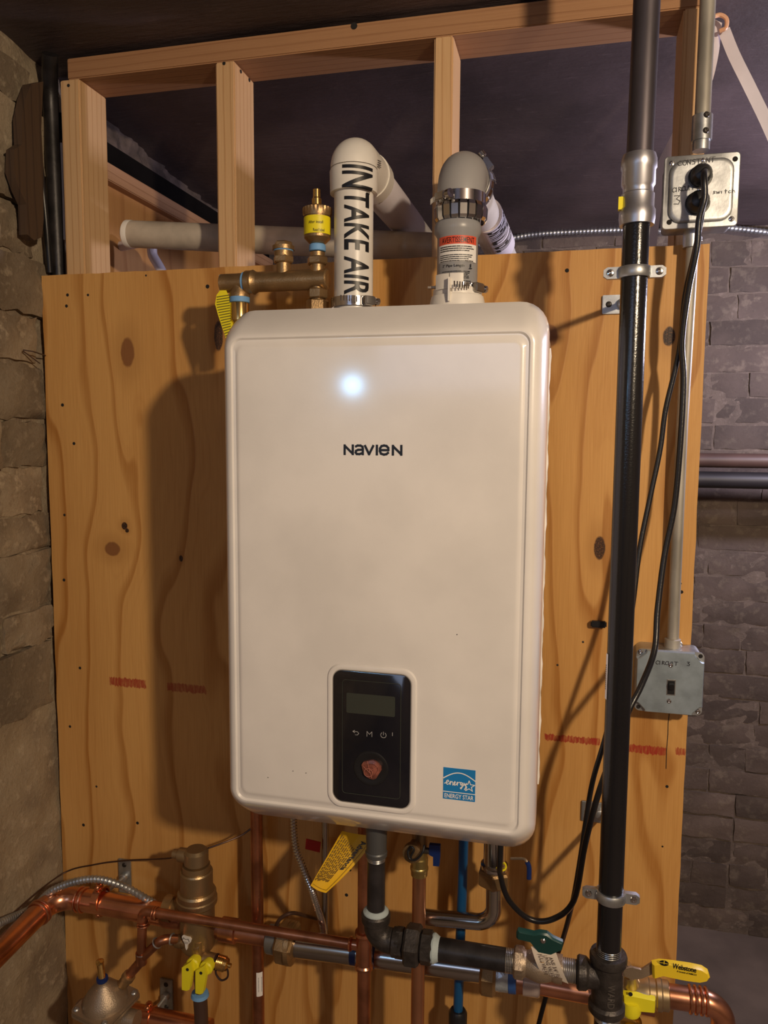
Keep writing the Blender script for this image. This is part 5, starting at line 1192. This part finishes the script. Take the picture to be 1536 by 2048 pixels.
bm = NB(); stroke(bm, [(-.006, 0), (-.0012, .0004)], .0009, lambda u, v, d=0: fq(u, v, .0008)); stroke(bm, [(.0012, 0), (.006, .0002)], .0009, lambda u, v, d=0: fq(u, v, .0008)); stroke(bm, [(0, -.001), (0, .0036)], .0013, lambda u, v, d=0: fq(u, v, .0008)); obj('emblem_mark', bm, M_yelh, hdl)
dl = lever([(1245, 1980), (1262, 1981), (1310, 1991), (1309, 2016), (1278, 2013), (1246, 2006)], .012, M_lime, 'drain_lever', wv, yl+.004, label='short yellow drain lever')
bm = NB(); q = P(1262, 2012, yl-.002); lathe(bm, q+V(0, 0, .008), q+V(0, 0, -9), [(0, .012), (.014, .0155), (.020, .0135)], 20); obj('lever_hub', bm, M_lime, dl)
bm = NB(); q = P(1261, 1988, yl-.0085); cyl(bm, q, q+V(0, -.001, 0), .0032, 12); obj('lever_hole', bm, M_dark, dl)
bm = NB(); rings(bm, [[P(x, y, yl+.012)+V(0, k_, 0) for x, y in ((1231, 2020), (1250, 2012), (1278, 2022), (1262, 2035), (1245, 2047), (1236, 2060))] for k_ in (0, -.001)]); tg2 = obj('paper_tag', bm, M_cream, wv)
bm = NB(); lathe(bm, P(1262, 2050, yl+.01), P(1262, 2020, yl), [(-.02, .013), (.004, .0165), (.008, .0165), (.009, .012)], 24); obj('drain_cap', bm, M_brassb, wv)
# copper to the right with elbow down
ce = thing('copper_elbow_line', 'shiny copper pipe and elbow leaving the yellow handled valve at right', 'pipe', P(1400, 2010, yw))
p0 = P(1334, 1991, yw); p1 = P(1420, 2004, yw); p2 = P(1452, 2010, yw); 
bm = NB(); pth = fillet([p0, V(P(1448, 2010, yw).x, yw, P(1448, 2008, yw).z), V(P(1448, 2010, yw).x+.001, yw, .2)], .032, 12); tube(bm, pth, .0178, 32)
for px_i in (1380, 1391, 1402, 1412):
    c_ = P(px_i, 1998+(px_i-1380)*.14, yw); ring_bead(bm, c_, (p1-p0), .0190, .0024)
obj('tube', bm, M_cop, ce)

# --- left side copper, separator, pressure valve
yl2 = -.105
lc = thing('copper_supply_line', 'thick copper pipe coming along the left wall and turning across the board', 'pipe', P(115, 1793, yl2))
pe = P(150, 1789, yl2); pn = P(118, 1800, yl2)
xel = P(118, 1800, yl2).x
p_end = P(330, 1829, yl2)
corner = V(xel-.004, yl2, (pe.z+pn.z)/2+.001)
near = V(xel+.002, -.62, corner.z-.028)
rL = .0205
bm = NB(); pth = fillet([near, corner, p_end], .045, 12); tube(bm, pth, rL, 36); obj('tube', bm, M_cop, lc)
bm = NB()
dn = (near-corner).normalized(); de = (p_end-corner).normalized()
for s in (.048, .056): obj('press_bead', ring_bead(NB(), corner+dn*s, dn, rL+.001, .0026), M_cop, lc)
for s in (.050, .060): obj('press_bead', ring_bead(NB(), corner+de*s, de, rL+.001, .0026), M_cop, lc)
# copper reducing cone to the right
bm = NB(); lathe(bm, p_end-de*.002, p_end+de, [(0, rL), (.006, rL+.002), (.030, rL), (.05, .017), (.055, .015)], 30); obj('reducer', bm, M_copd, lc)
def copper_hanger(c, ax, r, plate_px, label):
    zpl = P(*plate_px, 0); t = thing('copper_pipe_hanger', label, 'hanger', V(zpl.x, -.003, zpl.z))
    bm = NB(); axn = Vector(ax).normalized(); lathe(bm, c-axn*.007, c+axn, [(0, r), (0, r+.003), (.014, r+.003), (.014, r)], 32, cap=False)
    u_ = V(0, 0, 1)
    for s in (1, -1):
        cc = c+u_*s*(r+.007); box(bm, cc, (.012, .012, .016), bev=.003); lathe(bm, cc+V(0, -.004, 0), cc+V(0, -1, 0), [(0, .005), (.006, .005), (.008, .003)], 12)
    obj('ring', bm, M_cop, t)
    bm = NB(); back = c+V(0, r+.002, 0); tgt = V(zpl.x, -.008, zpl.z); threads(bm, back, tgt, .0036, .0022, .0006, 12); obj('threaded_rod', bm, M_zinc, t)
    wall_plate(t, V(zpl.x, 0, zpl.z), True, .072, .028)
copper_hanger(P(200, 1798, yl2), de, rL, (252, 1750), 'copper ring hanger with steel plate on the thick copper line')
armoured('armoured_cable', 'armoured cable arching over the thick copper line at lower left', [V(.045, -.50, .63), V(.048, -.30, .668), P(60, 1818, -.14), P(110, 1778, -.13), P(180, 1758, -.125), P(240, 1770, -.12), P(300, 1802, -.10), P(330, 1822, -.06)], .0062, .0072, M_zinc, 10, .0012)
bm = NB(); tube(bm, smooth_path([V(.004, -.30, .60), PX(40, 1815, .004), P(126, 1747, -.01), P(190, 1729, -.012), P(250, 1721, -.014), P(340, 1716, -.06), P(362, 1704, -.10)]), .0016, 8); tube(bm, smooth_path([P(405, 1700, -.10), P(440, 1688, -.09), P(480, 1672, -.07), P(505, 1655, -.06)]), .0018, 8)
tag(obj('capillary_wire', bm, M_wire, loc=P(250, 1721, -.014)), 'thin brown wires draped from the left wall over the brass separator', 'wire')
# air separator
sy = -.115
sx_c = P(394, 1800, sy).x
sp_ = thing('air_separator', 'tall bronze air separator with stepped cylindrical body at lower left', 'separator', (sx_c, sy, zpx(390, 1892, sy)))
zA, zB, zC, zD, zE, zF = (zpx(392, y, sy) for y in (1890, 1806, 1796, 1776, 1742, 1728))
r_b, r_n, r_t = hw(394, 1850, sy, 62), hw(394, 1760, sy, 58), hw(394, 1735, sy, 44)
bm = NB(); z0_ = zA-.006; h_B, h_C, h_D, h_E, h_F = zB-z0_, zC-z0_, zD-z0_, zE-z0_, zF-z0_
lathe(bm, (sx_c, sy, z0_), (sx_c, sy, 9), [(0, .010), (0, r_b*.80), (.006, r_b*.94), (.012, r_b), (h_B, r_b), (h_B, r_b*1.10), (h_B+.003, r_b*1.16), (h_C+.002, r_b*1.16), (h_C+.004, r_b*1.10), (h_D-.006, r_b*1.10), (h_D-.002, r_b*1.03), (h_D-.002, r_n), (h_E, r_n), (h_E+.003, r_n*.94), (h_E+.003, r_n*.86), (h_F, r_n*.84), (h_F, r_t*.9)], 44)
obj('body', bm, mat('satin_bronze', (.40, .285, .155), .38, .85, bump=.2, bscale=500), sp_, ang=28)
bm = NB(); zt = zpx(392, 1712, sy); cyl(bm, (sx_c, sy, zF-.002), (sx_c, sy, zt+.014), r_t, 32, .005)
lathe(bm, (sx_c+.006, sy-.003, zt), (sx_c-9, sy-.003, zt), [(0, .0135), (.020, .0135), (.038, .0125), (.038, .0085), (.050, .0080)], 28); obj('vent_cap', bm, mat('satin_bronze_cap', (.42, .31, .18), .36, .85), sp_)
bm = NB(); f = cmap(V(sx_c, sy, zpx(380, 1861, sy)), (0, 0, 1), V(-.15, -1, 0), r_b+.0022)
sg_ = 1 if (f(0, .01, 0)-f(0, 0, 0)).x > 0 else -1
pts = [(0, -.014), (.002, -.010), (.003, -.003), (.0095, .004), (.0105, .008), (.008, .012), (-.008, .012), (-.0105, .008), (-.0095, .004), (-.003, -.003), (-.002, -.010)]
rings(bm, [[f(v, sg_*u, d) for u, v in pts] for d in (-.003, .0004)]); lb = obj('drop_shaped_label', bm, M_wplas, sp_, label='pale drop-shaped label')
bm = NB(); fl_ = lambda u, v, d=0: f(v, sg_*u, .0016)
stroke(bm, [(-.007, .004), (-.005, .0095), (0, .0075), (.005, .0095), (.007, .004)], .0008, fl_); stroke(bm, [(-.005, .002), (.005, .002)], .0006, fl_); stroke(bm, [(-.004, 0), (.004, 0)], .0006, fl_); obj('label_print', bm, M_pen, lb)
# body ports left/right with clear rings
bm = NB(); zp = zpx(400, 1845, sy); lathe(bm, (sx_c-r_b*.6, sy+.004, zp+.016), (-9, sy+.004, zp+.016), [(0, .020), (.03, .020), (.030, .024), (.046, .024)], 28); obj('left_port', bm, M_brass, sp_)
bm = NB(); q = P(470, 1866, sy+.02); lathe(bm, (sx_c+r_b*.6, sy+.02, q.z+.004), (9, sy+.02, q.z-.008), [(0, .018), (.02, .018), (.020, .0215), (.050, .0215), (.052, .0175), (.11, .0175)], 28); obj('right_port', bm, M_copd, sp_)
# thin copper line across
yt_ = -.165
tn = thing('thin_copper_line', 'thin copper pipe running across in front of the air separator', 'pipe', P(500, 1856, yt_))
rT = .0084
a = P(306, 1827, yt_); b = V(x1-.02, yc1-.0, thz)
bend = P(286, 1823, yt_); dn_ = P(283, 1905, yt_-.0)
bm = NB(); pth = fillet([P(283, 1912, yt_), bend+V(-.001, 0, .002), b], .013, 10); tube(bm, pth, rT, 24); obj('tube', bm, M_copd, tn)
bm = NB(); dT = (b-bend).normalized(); 
for c_, d_2, r_2 in ((bend+dT*.026, dT, .0022), (bend+dT*.021, dT, .0016), (bend+V(0, 0, -.025), V(0, 0, 1), .0022), (bend+V(0, 0, -.020), V(0, 0, 1), .0016), (P(700, 1888, yt_+.01), dT, .0020)):
    obj('press_bead', ring_bead(NB(), c_, d_2, rT+.0013, r_2), M_cop, tn)
# tee down to pressure valve and up to separator
tj = P(283, 1917, yt_)
bm = NB(); lathe(bm, tj+V(0, 0, .012), tj+V(0, 0, -9), [(0, .0102), (.002, .0102), (.014, .0100), (.022, .0095)], 22)
pv = P(256, 1953, yt_-.002); tube(bm, [tj+V(0, 0, -.004), pv], .0086, 20)
up2 = P(322, 1880, yt_); tube(bm, fillet([tj, P(308, 1893, yt_), P(325, 1878, yt_), P(352, 1878, yt_+.02)], .02, 6), .0080, 20); obj('lower_tee', bm, M_copd, tn)
for c_, d_2 in ((P(314, 1886, yt_), P(325, 1878, yt_)-P(308, 1893, yt_)), (tj+V(0, 0, .010), V(0, 0, 1)), (P(344, 1878, yt_+.012), V(1, 0, 0))): obj('solder_ring', ring_bead(NB(), c_, d_2, .0090, .0014), M_zinc, tn)
# fill valve below the separator
yf = sy-.02
fv_ = thing('fill_valve', 'brass drain valve with two yellow levers under the air separator', 'valve', P(397, 1900, yf))
bm = NB(); a = P(348, 1880, yf); b = P(396, 1892, yf); dd_ = (b-a).normalized()
lathe(bm, a, b, [(0, .009), (.006, .0095), (.006, .0115), (.018, .0115), (.018, .0098), (.030, .0098), (.044, .0110), (.054, .011)], 22); cyl(bm, P(396, 1880, yf), P(396, 1912, yf), .0105, 22); cyl(bm, P(392, 1905, yf), P(400, 1996, yf), .0080, 20)
q0, q1_ = P(404, 1915, yf), P(452, 1929, yf); dq = (q1_-q0).normalized(); lathe(bm, q0, q1_, [(0, .009), (.004, .0125), (.026, .0130), (.027, .0115)], 24); obj('body', bm, M_brass, fv_)
bm = NB(); threads(bm, q0+dq*.030, q0+dq*.046, .0135, .0032, .0010); lathe(bm, q0+dq*.046, q0+dq, [(0, .0115), (.004, .0105), (.006, .004), (.011, .004), (.012, .002)], 18); obj('hose_thread_cap', bm, M_brassb, fv_)
bm = NB(); lathe(bm, q0+dq*.026, q0+dq, [(0, .0118), (.0005, .0138), (.003, .0138), (.0035, .0118)], 24); c_ = q0+dq*.028; tube(bm, smooth_path([c_+V(0, -.003, -.012), c_+V(.002, -.004, -.022), c_+V(.012, -.005, -.030), c_+V(.023, -.004, -.024), c_+V(.024, -.003, -.012), c_+V(.018, -.002, -.003)]), .0018, 8); obj('cap_strap', bm, mat('dark_strap', (.03, .012, .01), .5), fv_)
for hx, hy in ((0, 0), (27, 7)):
    bm = NB(); Yv = yf-.020
    cc = P(387+hx, 1927+hy, Yv); lathe(bm, cc+V(0, .012, 0), cc+V(0, -1, 0), [(0, .0105), (.012, .0125), (.016, .0122), (.018, .0100)], 22)
    pts = [(369+hx, 1928+hy), (386+hx, 1917+hy), (390+hx, 1935+hy), (384+hx, 1972+hy), (378+hx, 1974+hy), (369+hx, 1972+hy)]
    A_ = [P(x, y, Yv-.004) for x, y in pts]; rings(bm, [A_, [p+V(0, -.010, 0) for p in A_]])
    hh_ = obj('lever', bm, M_lime, fv_, label='yellow lever')
    bm = NB(); q = P(375+hx, 1939+hy, Yv-.0142); cyl(bm, q, q+V(0, -.0008, 0), .0028, 12); obj('lever_hole', bm, M_dark, hh_)
hs = thing('brown_hose', 'dark brown pipe with blue tape collar below the yellow levers', 'pipe', P(403, 2040, yf))
bm = NB(); tube(bm, [P(400, 1992, yf), P(402, 2020, yf), P(403, 2048, yf), P(404, 2120, yf)], .0125, 22); obj('tube', bm, mat('brown_iron', (.11, .065, .05), .4, .5), hs)
bm = NB(); lathe(bm, P(400, 1984, yf), P(400, 2020, yf), [(0, .0095), (.001, .0150), (.007, .0165), (.008, .0125)], 24); obj('blue_thread_tape', bm, M_tape, hs, label='blue thread tape')
# pressure reducing valve
yv = -.185
prv = thing('pressure_reducing_valve', 'bronze pressure reducing valve with cone bonnet in the bottom left corner', 'valve', P(210, 2040, yv))
axp = V(.0, -.15, 1).normalized()
cb = P(211, 2003, yv)
bm = NB(); Rb = hw(210, 2000, yv, 76); Hb = (P(210, 1958, yv)-P(210, 2003, yv)).length
lathe(bm, cb, cb+axp, [(0, Rb), (.004, Rb*1.0), (Hb*.35, Rb*.86), (Hb*.65, Rb*.60), (Hb*.85, Rb*.36), (Hb*.95, Rb*.26), (Hb*1.05, Rb*.24), (Hb*1.06, Rb*.18)], 36); obj('bonnet', bm, M_bronze, prv)
bm = NB(); fp = fmap(cb, V(.97, -.24, 0), axp.cross(V(.97, -.24, 0)))
sq = [fp(a*Rb*1.12, b*Rb*1.12, 0) for a, b in rrect(1, 1, .22, 4)]
Nn = (fp(0, 0, 1)-fp(0, 0, 0)); 
rings(bm, [[p+axp*k_ for p in sq] for k_ in (-.010, -.006, -.0055)]); rings(bm, [[cb+(p-cb)*.98+axp*k_ for p in sq] for k_ in (-.0045, 0, .001)]); fl2 = obj('flange', bm, M_bronze, prv)
for a_, b_ in ((.88, .88), (-.88, .88), (-.88, -.88), (.88, -.88)): screw(fl2, fp(a_*Rb, b_*Rb, 0)+axp*.002, axp, .0055, M_zinc)
bm = NB(); lathe(bm, cb-axp*.05, cb+axp, [(0, Rb*.55), (.020, Rb*.80), (.040, Rb*.82)], 30); lathe(bm, cb-axp*.03+V(-.06, 0, 0), cb-axp*.03+V(.06, 0, 0), [(0, .017), (.02, .018), (.10, .018), (.12, .017)], 24); obj('body', bm, M_bronze, prv)
bm = NB(); s0 = cb+axp*Hb*1.02; threads(bm, s0, s0+axp*.042, .0062, .0022, .0007, 16); lathe(bm, s0+axp*.040, s0+axp, [(0, .0062), (0, .0072), (.003, .0072), (.004, .005)], 14); obj('adjusting_screw', bm, M_brassb, prv)
bm = NB(); lathe(bm, s0+axp*.002, s0+axp, [(0, .0075), (.001, .0105), (.006, .0100), (.007, .0075)], 18); obj('lock_nut', bm, M_dblue, prv)
bm = NB(); q = P(254, 1957, yt_-.004); dpp = (pv-tj).normalized(); lathe(bm, q-dpp*.010, q+dpp*9, [(0, .0090), (.001, .0115), (.010, .0118), (.012, .0100), (.026, .0100)], 22); obj('union', bm, M_brass, prv)
# lower copper line with hanger
lc2 = thing('lower_copper_line', 'thick copper pipe at the bottom edge below the brass separator', 'pipe', P(300, 2035, -.07))
a = P(238, 2022, -.075); b = P(420, 2060, -.075)
bm = NB(); cyl(bm, a, b, .0195, 34); lathe(bm, a-(b-a).normalized()*.001, b, [(0, .0155), (0, .021), (.014, .021), (.015, .0195)], 34); obj('tube', bm, M_cop, lc2)
copper_hanger(P(299, 2036, -.075), (b-a), .0195, (335, 1988), 'copper ring hanger with steel plate at the bottom left')
# wires and strap detail by the brass nut
bm = NB(); tube(bm, smooth_path([P(548, 1862, -.14), P(560, 1838, -.14), P(585, 1826, -.13), P(620, 1834, -.08), P(650, 1840, -.03)]), .0032, 10)
tag(obj('dark_sensor_wire', bm, M_wire, loc=P(560, 1838, -.14)), 'dark sensor wire looping over the left brass nut', 'wire')
